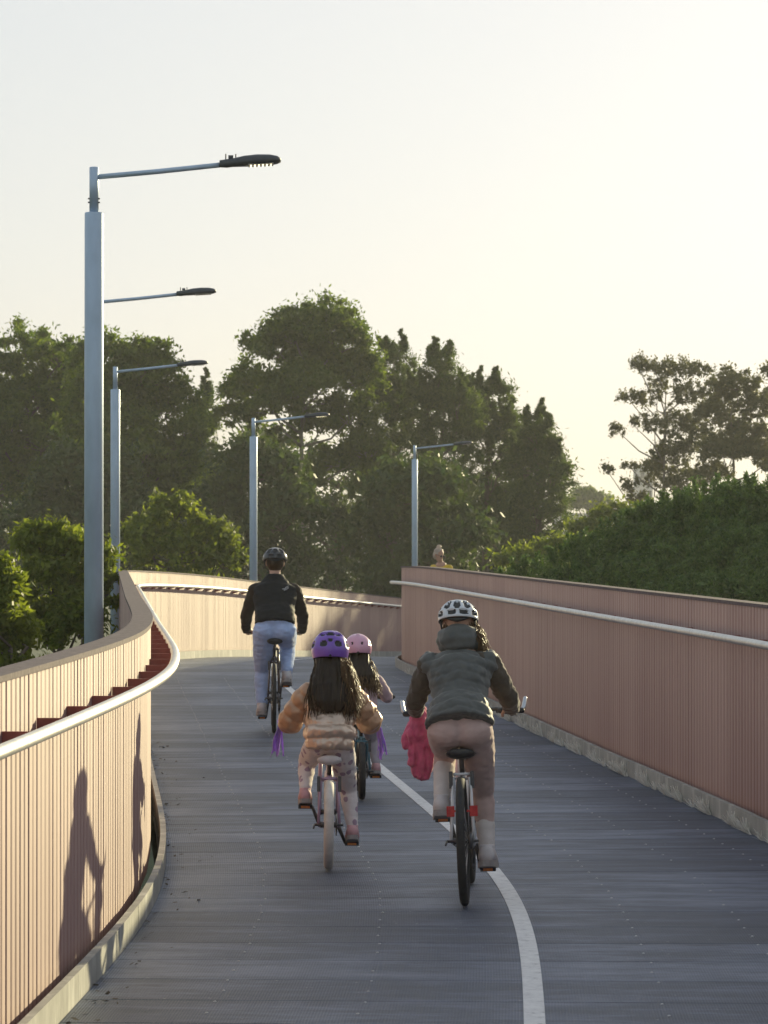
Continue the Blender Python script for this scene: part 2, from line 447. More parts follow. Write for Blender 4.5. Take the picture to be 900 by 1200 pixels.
# ------------------------------------------------------------------ parapets
def parapet(side, H, rail_z, label, drop=.065):
    root = empty('bridge_parapet', at(arc_of_y(20), side * 2.05))
    tag(root, label, 'parapet')
    WI = 2.03; PW = 1.2; PITCH = .100
    # core seen in the joints
    strip(S0, S1, side * 2.052, side * 2.062, .02, H - .012).build('core', M['core'], root, smooth=False, world=True)
    s = S0
    while s < S1 - .1:
        s2 = min(s + PW, S1)
        a = at(s + .003, side * WI); b = at(s2 - .003, side * WI)
        t = (b - a); L = t.length; t.normalize()
        nrm = Vector((-t.y, t.x, 0)).normalized() * side       # towards the path
        far = a.y > 55
        pit = PITCH; nr = max(2, int(L / pit))
        vs = []; fs = []
        dep = .0050
        prof = [(0, 0), (.12, 0), (.22, .85), (.35, 1), (.72, 1), (.85, .85), (.95, 0)]
        cols = []
        for k in range(nr):
            dk = dep * rnd.uniform(.75, 1.15); jw = rnd.uniform(-.05, .05)
            for (u, d) in prof: cols.append(((k + u + (jw if .2 < u < .8 else 0)) / nr * L, d * dk))
        cols.append((L, 0))
        for (u, d) in cols:
            p = a + t * u + nrm * d
            vs.append((p.x, p.y, p.z + .035)); vs.append((p.x, p.y, p.z + H - .012))
        for k in range(len(cols) - 1):
            fs.append((2 * k, 2 * k + 2, 2 * k + 3, 2 * k + 1))
        # plain back sheet of the same panel
        bo = len(vs)
        a2 = at(s + .004, side * (WI + .10)); b2 = at(s2 - .004, side * (WI + .10))
        for p in (a2, b2): vs += [(p.x, p.y, p.z - .25), (p.x, p.y, p.z + H - .012)]
        fs.append((bo, bo + 2, bo + 3, bo + 1))
        me = bpy.data.meshes.new('panel'); me.from_pydata(vs, [], fs); me.materials.append(M['panel']); me.update()
        link('panel', me, root, world=True)
        s += PW
    # top cap, lengths butted
    s = S0
    while s < S1 - .1:
        s2 = min(s + 2.4, S1)
        strip(s, s2 - .003, side * (WI - .016), side * (WI + .115), H - .012, H + .012, .3).build('cap', M['cap'], root, smooth=False, world=True)
        s += 2.4
    # kerb plates
    s = S0
    while s < S1 - .1:
        s2 = min(s + 2.4, S1); jit = rnd.uniform(-.002, .002)
        strip(s, s2 - .005, side * (1.932 + jit), side * (1.968 + jit), -.02, .125 + jit, .3).build('kerb', M['kerb'], root, smooth=False, world=True)
        s += 2.4
    # handrail and its fin brackets
    ro = WI - .155
    n = int((S1 - S0) / .3)
    pts = [at(S0 + (S1 - S0) * i / n, side * ro, rail_z) for i in range(n + 1)]
    MB().tube(pts, .027, 14).build('handrail', M['rail'], root, world=True)
    s = S0 + .4
    while s < S1:
        p0 = at(s, side * (WI - .004)); p1 = at(s, side * (ro + .012)); q0 = at(s + .016, side * (WI - .004)); q1 = at(s + .016, side * (ro + .012))
        b = MB(); z = rail_z
        sec = lambda u, v: [(u.x, u.y, u.z + z - drop), (v.x, v.y, v.z + z - min(.02, drop)), (v.x, v.y, v.z + z + .012), (u.x, u.y, u.z + z + .012)]
        b.sweep([sec(p0, p1), sec(q0, q1)])
        b.build('bracket', M['bracket'], root, smooth=False, world=True)
        s += .85
    return root
parapet(-1, 1.44, 1.225, 'sunlit cream ribbed metal parapet with red fin brackets and cyclists\' shadows')
parapet(1, 1.50, 1.27, 'shaded dusky red ribbed metal parapet with silver handrail beside the green hedge', .012)

# ------------------------------------------------------------------ street lamps
def px(x, d): return (x - 450) * d / F
def pz(y, d): return CAMZ + (622 - y) * d / F
def lamp(x, d, ytop, label, lit, zb):
    X = px(x, d); top = pz(ytop, d)
    h = top - zb
    root = empty('street_lamp', (X, d, zb), (0, 0, heading(min(d, 78)) * .5)); tag(root, label, 'street lamp', 'street lamps along the outer side of the curved parapet')
    MB().tube([(0, 0, 0), (0, 0, h - .37), (0, 0, h - .36)], [.078, .075, .070], 20).build('pole', M['galv'], root)
    up = MB().tube([(0, 0, h - .36), (0, 0, h), (0, 0, h + .004)], [.037, .037, .03], 16).build('upper_pole', M['galv'], root)
    bl = MB()
    for zz in (h - .28, h - .25):
        bl.tube([(-.048, -.01, zz), (.048, -.01, zz)], .007, 6)
    bl.build('bolt', M['darksteel'], up)
    MB().tube([(.03, 0, h - .075), (.5, 0, h - .03), (1.04, 0, h + .03)], .021, 12).build('arm', M['galv'], root)
    b = MB()
    b.box((0, 0, .15), (.13, .13, .012)); b.box((.12, 0, .4), (.1, .06, .2)); b.box((.12, 0, .7), (.1, .06, .02))
    b.build('mounting_bracket', M['galv'], root, smooth=False)
    # luminaire: tapered flat head
    secs = []
    for (u, w_, zt, zbm) in ((0, .03, .028, -.028), (.06, .035, .034, -.034), (.10, .05, .036, -.030), (.2, .09, .052, -.030), (.3, .11, .056, -.030), (.40, .11, .050, -.028), (.46, .095, .036, -.022), (.49, .06, .016, -.012)):
        ring_ = []
        for j in range(14):
            q = 2 * math.pi * j / 14; cz = math.sin(q); cx = math.cos(q)
            ring_.append((1.0 + u, w_ * math.copysign(abs(cx) ** .6, cx), h + .035 + u * .06 + (zt * cz ** .8 if cz > 0 else zbm * abs(cz) ** .5 if cz < 0 else 0)))
        secs.append(ring_)
    lu = MB().sweep(secs).build('luminaire', M['lumi'], root)
    MB().box((1.33, 0, h + .030), (.10, .085, .006), Matrix.Rotation(-.06, 3, 'Y')).build('lens', M['lens'], lu, smooth=False)
    lb = MB()
    for i in range(6):
        for j in range(3):
            lb.ell((1.25 + i * .032, -.055 + j * .055, h + .0215 + i * .002), (.010, .016, .006), n=8, m=5)
    lb.build('led', M['led'] if lit else M['lens'], lu)
    cb = MB()
    cb.box((1.09, 0, h + .09), (.02, .02, .012)); cb.tube([(1.05, 0, h + .05), (1.05, 0, h + .115)], .005, 6); cb.tube([(1.13, .0, h + .07), (1.13, 0, h + .115)], .005, 6)
    cb.build('clamp', M['lumi'], lu, smooth=False)
    return root
lamp(110, 24.5, 196, 'thick grey lamp post beside the parapet bulge, its luminaire glowing', True, -.7)
lamp(111.5, 37.9, 347, 'lamp post standing hidden behind the thick one, arm showing past it', False, -.7)
lamp(135, 49.3, 430, 'slim lamp post outside the parapet at its left bend', False, -.9)
lamp(297, 60.0, 490, 'slim lamp post rising behind the man in the black jacket', True, -1.3)
lamp(486, 79.0, 522, 'slim lamp post rising behind the end of the dusky red parapet', False, -2.3)

# ------------------------------------------------------------------ soft bodies
def soft(name, fill, mat, parent, vox=.010, smooth=3, disp=None, thing=None):
    b = MB(); fill(b)
    me = b.mesh('tmp', mat); o = bpy.data.objects.new('tmp', me); COL.objects.link(o)
    m = o.modifiers.new('r', 'REMESH'); m.mode = 'VOXEL'; m.voxel_size = vox; m.use_smooth_shade = True
    if smooth:
        m = o.modifiers.new('s', 'SMOOTH'); m.factor = .5; m.iterations = smooth
    dg = bpy.context.evaluated_depsgraph_get()
    me2 = bpy.data.meshes.new_from_object(o.evaluated_get(dg)); me2.name = name
    bpy.data.objects.remove(o); bpy.data.meshes.remove(me)
    if disp:
        n = len(me2.vertices); co = [v.co.copy() for v in me2.vertices]; no = [v.normal.copy() for v in me2.vertices]
        for i, v in enumerate(me2.vertices): v.co = co[i] + no[i] * disp(co[i])
    if not me2.materials: me2.materials.append(mat)
    me2.polygons.foreach_set('use_smooth', [True] * len(me2.polygons)); me2.update()
    return link(name, me2, parent)

def lerp(a, b, t): return Vector(a) * (1 - t) + Vector(b) * t

def folds(amp, freq, stretch=(1, 1, 1), seed=0):
    def f(c):
        p = Vector((c.x * stretch[0] * freq + seed, c.y * stretch[1] * freq, c.z * stretch[2] * freq))
        return amp * (mnoise.noise(p) + .5 * mnoise.noise(p * 2.3))
    return f

def limb(b, joints, radii, ext=0.0, n=14, ts=None):
    """a limb through its joints with mid-bulges; radii per joint"""
    pts = []; rr = []
    for i in range(len(joints) - 1):
        a, c = Vector(joints[i]), Vector(joints[i + 1]); ra, rc = radii[i], radii[i + 1]
        for q in (0, .3, .65):
            pts.append(a.lerp(c, q)); bul = 1 + .10 * math.sin(math.pi * q) if q else 1
            rr.append((ra * (1 - q) + rc * q) * bul + ext)
    pts.append(Vector(joints[-1])); rr.append(radii[-1] + ext)
    b.tube(pts, rr, n, round_cap=True)

def head_fill(b, hc, k, yaw=0, pitch=0):
    Rm = Matrix.Rotation(yaw, 3, 'Z') @ Matrix.Rotation(pitch, 3, 'X')
    P = lambda x, y, z: Vector(hc) + Rm @ (Vector((x, y, z)) * k)
    b.ell(P(0, -.008, .02), (.075 * k, .095 * k, .10 * k), Rm)
    b.ell(P(0, .03, -.045), (.056 * k, .062 * k, .075 * k), Rm)
    b.tube([P(0, .088, .015), P(0, .104, -.018), P(0, .094, -.032)], [.010 * k, .014 * k, .012 * k], 8, round_cap=True)
    b.tube([P(-.022, .082, -.062), P(0, .090, -.060), P(.022, .082, -.062)], .008 * k, 8, round_cap=True)
    for sx in (-1, 1):
        b.ell(P(sx * .077, -.01, -.005), (.010 * k, .022 * k, .032 * k), Rm)
        b.ell(P(sx * .03, .078, .012), (.013 * k, .010 * k, .010 * k), Rm)

def hand_fill(b, c, sx, k, bar_r=.016):
    """a hand closed round a grip that runs along x; c is the grip's middle"""
    c = Vector(c)
    def around(x, ang, r): return c + Vector((x, -math.cos(ang) * r, math.sin(ang) * r))   # ang 0 = behind the bar, 90 = above
    b.tube([around(-sx * .0, R(20), .075 * k), around(0, R(35), .045 * k)], [(.034 * k, .016 * k), (.040 * k, .015 * k)], 12, ref=(1, 0, 0), round_cap=True)
    for i, (x, L, r) in enumerate(((-.033, 205, .0098), (-.011, 225, .0102), (.011, 218, .0100), (.032, 195, .0088))):
        pts = [around(sx * x * k * -1, R(a_), bar_r + (.014 + (.01 if a_ < 60 else 0)) * k) for a_ in (45, 85, 120, 160, L)]
        b.tube(pts, [r * k * 1.05, r * k, r * k, r * k * .95, r * k * .85], 8, round_cap=True)
    pts = [around(-sx * .035 * k, R(10), .05 * k), around(-sx * .052 * k, R(-25), bar_r + .02 * k), around(-sx * .050 * k, R(-75), bar_r + .014 * k)]
    b.tube(pts, [.013 * k, .011 * k, .0095 * k], 8, round_cap=True)

def foot_fill(b, ank, k, ext=0.0, pitch=0.0, yaw=0.0):
    Rm = Matrix.Rotation(yaw, 3, 'Z') @ Matrix.Rotation(pitch, 3, 'X'); a = Vector(ank)
    P = lambda y, z: a + Rm @ (Vector((0, y, z)) * k)
    b.tube([P(-.045, -.045), P(0, -.04), P(.07, -.055), (P(.13, -.066)), P(.165, -.068)],
           [(.032 * k + ext, .036 * k + ext), (.035 * k + ext, .045 * k + ext), (.040 * k + ext, .032 * k + ext), (.044 * k + ext, .022 * k + ext), (.034 * k + ext, .018 * k + ext)], 14, ref=(1, 0, 0), round_cap=True)

def helmet(parent, hc, size, mats, vents, yaw=0, pitch=0, low=-12, rim=.0):
    """shell with recessed vents; vents: (azimuth from the back, elevation, half widths in degrees)"""
    na, ne = 96, 44; vs = []; fs = []; mi = []
    Rm = Matrix.Rotation(yaw, 3, 'Z') @ Matrix.Rotation(pitch, 3, 'X')
    def isvent(az, el):
        for (a, e, ha, he) in vents:
            d = (az - a + 180) % 360 - 180
            x = d * max(.25, math.cos(R(el))) / ha; y = (el - e) / he
            if abs(x) ** 3 + abs(y) ** 3 < 1: return True
        return False
    for i in range(ne + 1):
        el = low + (90 - low) * i / ne
        for j in range(na):
            az = 360 * j / na
            q = R(az)
            d = Vector((math.sin(q) * math.cos(R(el)), -math.cos(q) * math.cos(R(el)), math.sin(R(el)) if el > 0 else math.sin(R(el)) * 1.0))
            v_ = isvent(az, el)
            sc = .90 if v_ else 1.0 + .012 * math.cos(R(az) * 6) * math.cos(R(el))
            vs.append(Vector(hc) + Rm @ Vector((d.x * size[0] * sc, d.y * size[1] * sc, d.z * size[2] * sc)))
    b0 = len(vs)
    for i in range(ne):
        for j in range(na):
            j2 = (j + 1) % na
            fs.append((i * na + j, i * na + j2, (i + 1) * na + j2, (i + 1) * na + j))
            mi.append(1 if isvent(360 * (j + .5) / na, low + (90 - low) * (i + .5) / ne) else 0)
    # inner wall at the rim
    for j in range(na):
        p = vs[j]; vs.append(Vector(hc) + (p - Vector(hc)) * .86 + Rm @ Vector((0, 0, .004)))
    for j in range(na):
        j2 = (j + 1) % na; fs.append((j2, j, b0 + j, b0 + j2)); mi.append(1)
    me = bpy.data.meshes.new('helmet'); me.from_pydata(vs, [], fs)
    for m in mats: me.materials.append(m)
    me.polygons.foreach_set('material_index', mi); me.polygons.foreach_set('use_smooth', [True] * len(fs)); me.update()
    o = link('helmet', me, parent)
    # straps and rear cradle
    b = MB()
    for sx in (-1, 1):
        pts = [Vector(hc) + Rm @ Vector((sx * size[0] * .86, -size[1] * .25, size[2] * -.12)), Vector(hc) + Rm @ Vector((sx * size[0] * .80, size[1] * .05, -size[2] * .75)), Vector(hc) + Rm @ Vector((sx * size[0] * .3, size[1] * .45, -size[2] * 1.25))]
        b.tube(pts, .005, 6)
    b.build('strap', mats[1], o)
    c = MB(); c.tube([Vector(hc) + Rm @ Vector((x * size[0], -size[1] * y, z * size[2])) for (x, y, z) in ((-.6, .62, -.16), (-.3, .80, -.30), (0, .86, -.36), (.3, .80, -.30), (.6, .62, -.16))], [.006, .010, .014, .010, .006], 8)
    c.build('cradle', mats[1], o)
    return o

def hair_strands(parent, mat, roots, count, length, spread, seed, blow=(0, 0, 0), rad=.0035, gravity=1.0):
    rg = random.Random(seed); b = MB()
    for i in range(count):
        r0, dirv = roots(rg)
        L = length * rg.uniform(.7, 1.08); p = Vector(r0); d = Vector(dirv).normalized()
        pts = [p.copy()]; side = Vector((rg.gauss(0, 1), rg.gauss(0, 1) * .6, 0)) * spread; ph = rg.uniform(0, 6.28); amp = rg.uniform(.002, .012)
        for k in range(6):
            d = (d * .45 + Vector((0, 0, -1)) * .55 * gravity + side * .25 + Vector(blow) * .18).normalized()
            p = p + d * (L / 6) + Vector((math.sin(ph + k * 1.3), math.cos(ph * 1.7 + k), 0)) * amp
            pts.append(p.copy())
        r_ = rad * rg.uniform(.6, 1.3)
        b.tube(pts, [r_, r_ * 1.3, r_ * 1.3, r_ * 1.2, r_, r_ * .7, r_ * .25], 4)
    return b.build('hair', mat, parent)

# ------------------------------------------------------------------ bicycles
def wheel(parent, c, Rr, tw, tyre_m, rim_m, name='wheel'):
    c = Vector(c)
    hub = MB().tube([c + Vector((-.05, 0, 0)), c + Vector((-.02, 0, 0)), c + Vector((.02, 0, 0)), c + Vector((.05, 0, 0))], [.02, .013, .013, .02], 10).build(name, M['darksteel'], parent)
    MB().ring(c, (1, 0, 0), Rr - tw * .5, tw * .5, 48, 12).build('tyre', tyre_m, hub)
    MB().ring(c, (1, 0, 0), Rr - tw - .006, .010, 48, 6, 1.1).build('rim', rim_m, hub)
    b = MB()
    for i in range(28):
        q = 2 * math.pi * i / 28; sx = (-1) ** i * .028
        b.tube([c + Vector((sx, .02 * math.cos(q), .02 * math.sin(q))), c + Vector((0, (Rr - tw - .01) * math.cos(q + .1), (Rr - tw - .01) * math.sin(q + .1)))], .0012, 4)
    b.build('spokes', M['steel'], hub)
    return hub

def bicycle(loc, rz, lean, label, W, wb, bb, sad, bar, crank, cang, frame_m, tyre_m, tw, saddle_m, rim_m=None, guard=False, reflect=False, qf=0.0, streamers=False, bar_ends=False, grip_m=None, rest_m=None):
    """origin at the rear wheel's contact; y forwards. bb,(y,z) sad (y,z) bar (y,z,halfwidth). cang: right crank angle, 0 = forward, 90 = down"""
    root = empty('bicycle', (loc[0], loc[1], loc[2]), (0, lean, rz)); tag(root, label, 'bicycle', 'bicycles ridden along the bridge')
    rim_m = rim_m or M['darksteel']; grip_m = grip_m or M['black']
    wheel(root, (0, 0, W), W, tw, tyre_m, rim_m, 'rear_wheel'); wheel(root, (0, wb, W), W, tw, tyre_m, rim_m, 'front_wheel')
    hy, hz = wb - .20 * (W / .34) - .03, W * 2 + .14      # head tube bottom
    ht = (bar[0] - .10, bar[1] - .10)                     # head tube top
    stop = (sad[0] + (bb[0] - sad[0]) * .22, sad[1] + (bb[1] - sad[1]) * .26)     # seat cluster
    f = MB()
    f.tube([(0, bb[0], bb[1]), (0, stop[0], stop[1])], .016, 10)
    f.tube([(0, bb[0], bb[1]), (0, hy, hz)], .019, 10)
    f.tube([(0, stop[0], stop[1] - .03), (0, ht[0] - .01, ht[1] - .05)], .015, 10)
    f.tube([(0, hy, hz - .02), (0, ht[0], ht[1])], .021, 10)
    g = tw * .5 + .022
    for sx in (-1, 1):
        f.tube([(sx * .03, bb[0] - .02, bb[1]), (sx * g, bb[0] - .12, bb[1] + .005), (sx * .062, .01, W)], .011, 8)
        f.tube([(sx * .018, stop[0] - .01, stop[1] - .02), (sx * g, stop[0] - .10, W * 2 - .02), (sx * .062, 0.005, W)], .009, 8)
    f.tube([(-.035, bb[0], bb[1]), (.035, bb[0], bb[1])], .022, 12)
    f.tube([(-g, stop[0] - .10, W * 2 + .0), (g, stop[0] - .10, W * 2 + .0)], .008, 8)
    f.build('frame', frame_m, root)
    k = MB()
    for sx in (-1, 1):
        k.tube([(sx * g, hy + .01, hz - .03), (sx * (g + .006), hy + .07, W * 1.6), (sx * .055, wb, W)], .012, 8)
    k.tube([(-g, hy + .005, hz - .03), (g, hy + .005, hz - .03)], .014, 8)
    k.build('fork', frame_m, root)
    MB().tube([(0, stop[0], stop[1]), (0, sad[0], sad[1] - .03)], .0135, 10).build('seat_post', M['darksteel'], root)
    # saddle
    sw = .075 if W < .3 else .082
    secs = []
    for (y, w_, t_, dz) in ((-.12, .045, .014, .012), (-.11, sw * .9, .024, .008), (-.07, sw, .028, .0), (-.02, sw * .75, .026, -.002), (.04, .035, .022, 0), (.11, .022, .018, .0), (.135, .012, .010, -.006)):
        secs.append([(w_ * math.cos(2 * math.pi * j / 14), sad[0] + y, sad[1] + dz - .014 + t_ * math.sin(2 * math.pi * j / 14) * (1 if math.sin(2 * math.pi * j / 14) > 0 else 1.1)) for j in range(14)])
    sdl = MB().sweep(secs).build('saddle', saddle_m, root)
    rl = MB()
    for sx in (-1, 1): rl.tube([(sx * .02, sad[0] - .09, sad[1] - .02), (sx * .022, sad[0] - .03, sad[1] - .05), (sx * .022, sad[0] + .04, sad[1] - .05), (sx * .012, sad[0] + .1, sad[1] - .02)], .0035, 6)
    rl.build('rail', M['steel'], sdl)
    # bars
    hw = bar[2]
    MB().tube([(0, ht[0], ht[1] - .01), (0, ht[0] + .02, bar[1] - .005), (0, bar[0], bar[1])], .014, 8).build('stem', M['darksteel'], root)
    pts = [(-hw, bar[0] - .06, bar[1] + .0), (-hw * .55, bar[0] - .02, bar[1] + .01), (-hw * .2, bar[0], bar[1]), (0, bar[0], bar[1]), (hw * .2, bar[0], bar[1]), (hw * .55, bar[0] - .02, bar[1] + .01), (hw, bar[0] - .06, bar[1])]
    hb = MB().tube(pts, .0115, 10).build('handlebar', M['darksteel'], root)
    for sx in (-1, 1):
        MB().tube([(sx * (hw - .12), bar[0] - .048, bar[1] + .002), (sx * hw, bar[0] - .06, bar[1])], .0165, 10, round_cap=True).build('grip', grip_m, hb)
        MB().tube([(sx * (hw - .14), bar[0] - .03, bar[1] - .004), (sx * (hw - .12), bar[0] + .03, bar[1] - .012), (sx * (hw - .03), bar[0] + .035, bar[1] - .03)], [.008, .007, .005], 6).build('brake_lever', M['darksteel'], hb)
        if bar_ends:
            MB().tube([(sx * (hw - .004), bar[0] - .06, bar[1]), (sx * (hw + .012), bar[0] - .045, bar[1] + .02), (sx * (hw + .02), bar[0] - .01, bar[1] + .065)], [.012, .013, .011], 8, round_cap=True).build('bar_end', M['steel'], hb)
        if streamers:
            rg = random.Random(int(sx * 3 + 9))
            b = MB(); o0 = Vector((sx * (hw + .012), bar[0] - .06, bar[1]))
            b.ell(o0, (.02, .022, .024), n=8, m=6)
            for i in range(16):
                d = Vector((sx * rg.uniform(-.1, .38), rg.uniform(-.25, .05), -1)).normalized(); L = rg.uniform(.14, .23); p = o0.copy(); pp = [p.copy()]
                for q in range(5):
                    p = p + d * L / 5 + Vector((rg.uniform(-.006, .006), rg.uniform(-.006, .006), 0)); pp.append(p.copy()); d = (d + Vector((0, 0, -.12))).normalized()
                b.tube(pp, [(.0055, .0012)] * 6, 4, ref=(math.cos(i), math.sin(i), 0))
            b.build('streamer', M['streamer'], hb)
    # drive
    cr = MB()
    dr = Vector((0, math.cos(R(cang)), -math.sin(R(cang))))
    pr = Vector((0, bb[0], bb[1])) + dr * crank; pl = Vector((0, bb[0], bb[1])) - dr * crank
    cr.tube([(.055, bb[0], bb[1]), Vector((.075 + qf, 0, 0)) + pr], [.013, .009], 8); cr.tube([(-.055, bb[0], bb[1]), Vector((-.075 - qf, 0, 0)) + pl], [.013, .009], 8)
    cr.tube([(-.055, bb[0], bb[1]), (.055, bb[0], bb[1])], .01, 8)
    crk = cr.build('crank', M['darksteel'], root)
    Rc = .085 if W > .3 else .06
    MB().ring((.045, bb[0], bb[1]), (1, 0, 0), Rc, .006, 30, 6, .6).build('chainring', M['darksteel'], crk)
    for sx, p in ((1, pr), (-1, pl)):
        b = MB(); b.box((sx * (.115 + qf), p.y, p.z), (.042, .042, .011)); b.tube([(sx * (.075 + qf), p.y, p.z), (sx * (.155 + qf), p.y, p.z)], .009, 8)
        pd = b.build('pedal', M['black'], crk, smooth=False)
        MB().box((sx * (.115 + qf), p.y - .0455, p.z), (.026, .003, .007)).build('pedal_reflector', M['amber'], pd, smooth=False)
    ch = MB()
    n = 24; path = []
    for i in range(9): q = R(90 + 180 * i / 8); path.append((.045, .0 + .035 * math.cos(q), W + .035 * math.sin(q)))
    for i in range(9): q = R(270 + 180 * i / 8); path.append((.045, bb[0] + Rc * math.cos(q), bb[1] + Rc * math.sin(q)))
    ch.tube(path, [(.004, .004)] * len(path), 4, closed=True); ch.build('chain', M['darksteel'], crk)
    if W > .3:
        d_ = MB(); d_.ring((.045, 0, W), (1, 0, 0), .03, .018, 20, 6, .8); d_.tube([(.05, .0, W - .03), (.055, .02, W - .08), (.05, .05, W - .14)], [.012, .010, .008], 8)
        d_.ring((.05, .05, W - .14), (1, 0, 0), .018, .005, 14, 5); d_.tube([(.05, -.02, W - .0), (.06, -.05, W - .04)], .007, 6)
        d_.build('derailleur', M['darksteel'], root)
    axl = MB(); axl.tube([(-.085, 0, W), (.085, 0, W)], .008, 8); axl.tube([(-.085, 0, W), (-.09, -.05, W - .015)], .006, 6)
    axl.build('axle', M['darksteel'], root)
    if reflect:
        for sx in (-1, 1):
            b = MB(); b.box((sx * .062, .05, W + .155), (.021, .008, .028)); b.box((sx * .045, .06, W + .155), (.02, .006, .006))
            b.build('reflector', M['reflector'], root, smooth=False)
    for sx in (-1, 1): MB().box((sx * (g + .012), stop[0] - .105, W * 2 - .03), (.010, .02, .045)).build('brake_arm', M['darksteel'], root, smooth=False)
    return root, pr, pl

# ------------------------------------------------------------------ people
def person(loc, rz, lean, label, J, k, look, category='person'):
    """J: joints in the bicycle's frame; look: callback adding garments"""
    root = empty('person', loc, (0, lean, rz)); tag(root, label, category, 'cyclists crossing the bridge')
    hip, chest, neck, hc = [Vector(J[n]) for n in ('hip', 'chest', 'neck', 'head')]
    def torso(b, e=0.0, top=True, hemz=None):
        pts = [hip + Vector((0, .01, .0)) * k, hip.lerp(chest, .18), hip.lerp(chest, .45), hip.lerp(chest, .75), chest, chest.lerp(neck, .55)]
        hw, ww, cw = J['hw'], J['ww'], J['cw']
        rr = [(hw * .85 + e, .085 * k + e), (hw + e, .118 * k + e), (ww + e, .10 * k + e), (cw * .95 + e, .115 * k + e), (cw + e, .105 * k + e), (cw * .62 + e, .07 * k + e)]
        b.tube(pts, rr, 20, ref=(1, 0, 0), round_cap=True)
    def arm(b, sx, e=0.0, upto=1.0):
        s_ = 'R' if sx > 0 else 'L'
        sh, el, wr = Vector(J['sh' + s_]), Vector(J['el' + s_]), Vector(J['wr' + s_])
        limb(b, [sh, el, el.lerp(wr, upto)], [.050 * k, .042 * k, (.042 + (.028 - .042) * upto) * k], e)
        b.tube([sh.lerp(chest, .4), sh], [.065 * k + e, .056 * k + e], 12, round_cap=True)
    def leg(b, sx, e=0.0, upto=1.0, frm=0.0):
        s_ = 'R' if sx > 0 else 'L'
        h = hip + Vector((sx * J['hj'], 0, -.01)); kn, an = Vector(J['kn' + s_]), Vector(J['an' + s_])
        if frm == 0: limb(b, [h, kn], [.088 * k, .055 * k], e)
        an2 = kn.lerp(an, upto); st = kn.lerp(an, frm)
        q1 = kn.lerp(an, frm + (upto - frm) * .35); q2 = kn.lerp(an, frm + (upto - frm) * .7)
        rad = lambda t: (.050 + .006 * math.sin(min(1, t / .5) * math.pi) - .018 * max(0, t - .25) / .75) * k + e
        b.tube([st, q1, q2, an2], [rad(frm), rad(frm + (upto - frm) * .35), rad(frm + (upto - frm) * .7), rad(upto)], 14, round_cap=True)
    def body(b):
        torso(b)
        b.tube([chest.lerp(neck, .5), neck, hc + Vector((0, -.015, -.05)) * k], [.058 * k, .050 * k, .050 * k], 14, round_cap=True)
        head_fill(b, hc, J.get('hk', k), J.get('yaw', 0), J.get('pitch', 0))
        for sx in (-1, 1):
            arm(b, sx); leg(b, sx); s_ = 'R' if sx > 0 else 'L'
            wr, hd = Vector(J['wr' + s_]), Vector(J['hand' + s_])
            b.tube([wr, wr.lerp(hd, .6) + Vector((0, 0, .016 * k))], [.027 * k, (.030 * k)], 10, round_cap=True)
            hand_fill(b, hd, sx, k)
            foot_fill(b, J['an' + s_], k, 0, J['fp' + s_])
    o = soft('body', body, M['skin'], root, .0075, 2)
    look(root, dict(torso=torso, arm=arm, leg=leg, hip=hip, chest=chest, neck=neck, hc=hc, k=k, J=J))
    return root

def fabric(name, c, rough=.8, var=.12, sheen=.15, nscale=14, bump=.0012, bscale=350, metal=0, spec=.3):
    return simple(name, c, rough, metal, var, nscale, bump=bump, bscale=bscale, sheen=sheen, spec=spec)

def shoes(root, B, mat, sole, kk=1.0):
    for sx, s_ in ((-1, 'L'), (1, 'R')):
        J = B['J']; an = J['an' + s_]; p = J['fp' + s_]
        sh = soft('shoe', lambda b: (foot_fill(b, an, B['k'] * kk, .010, p), b.tube([Vector(an) + Vector((0, -.012, -.03)) * B['k'], Vector(an) + Vector((0, -.012, .012)) * B['k']], .043 * B['k'], 12, round_cap=False)), mat, root, .007, 2)
        Rm = Matrix.Rotation(p, 3, 'X'); b = MB(); secs = []
        for (y, w_, z) in ((-.095, .02, -.086), (-.085, .036, -.088), (-.03, .042, -.090), (.05, .043, -.092), (.12, .052, -.096), (.17, .044, -.095), (.195, .02, -.088)):
            secs.append([Vector(an) + Rm @ (Vector((x * w_, y, z + dz)) * B['k'] * kk) for (x, dz) in ((-1, -.014), (1, -.014), (1.02, .016), (-1.02, .016))])
        b.sweep(secs); b.build('sole', sole, sh, smooth=False)

def quilt(amp, pitch, axis, fold=.003, seed=0, chev=0.0):
    a = Vector(axis).normalized(); ff = folds(fold, 22, seed=seed)
    def f(c):
        u = (c.dot(a) + chev * abs(c.x) + .006 * mnoise.noise(c * 9)) / pitch
        return amp * (abs(math.sin(math.pi * u)) ** .55 - .5) + ff(c)
    return f

# ---- the woman
WL = (px(545, 16.36), 16.36, 0.004); WRZ = R(-3.4); WLEAN = R(-2.0)
wbike, wpr, wpl = bicycle(WL, WRZ, WLEAN, 'white framed bicycle with black tyres, red rear reflectors and upturned bar ends', .345, 1.06, (.43, .285), (.19, .815), (.84, .985, .325), .165, 62, M['whitepaint'], M['rubber'], .046, M['black'], reflect=True, bar_ends=True)
M['vest'] = fabric('charcoal_quilt', (.095, .10, .094), .6, .15, .25)
M['knit'] = fabric('brown_knit', (.075, .058, .042), .85, .2, .3)
M['taupe'] = fabric('taupe_leggings', (.50, .355, .315), .8, .1, .2)
M['whitesock'] = fabric('white_sock', (.66, .60, .56), .9, .08, .2)
M['shoe_white'] = fabric('white_shoe', (.62, .58, .57), .6, .12, 0)
M['sole_dark'] = simple('dark_sole', (.12, .10, .09), .8, 0, .2, 30)
M['sole_grey'] = simple('grey_sole', (.34, .31, .30), .8, 0, .2, 30)
M['helm_white'] = simple('white_helmet', (.62, .64, .66), .3, 0, .1, 18, coat=.4)
def hairm(name, dark, light):
    m = leaf_mat(name, dark, light, .38, 12, .38); return m
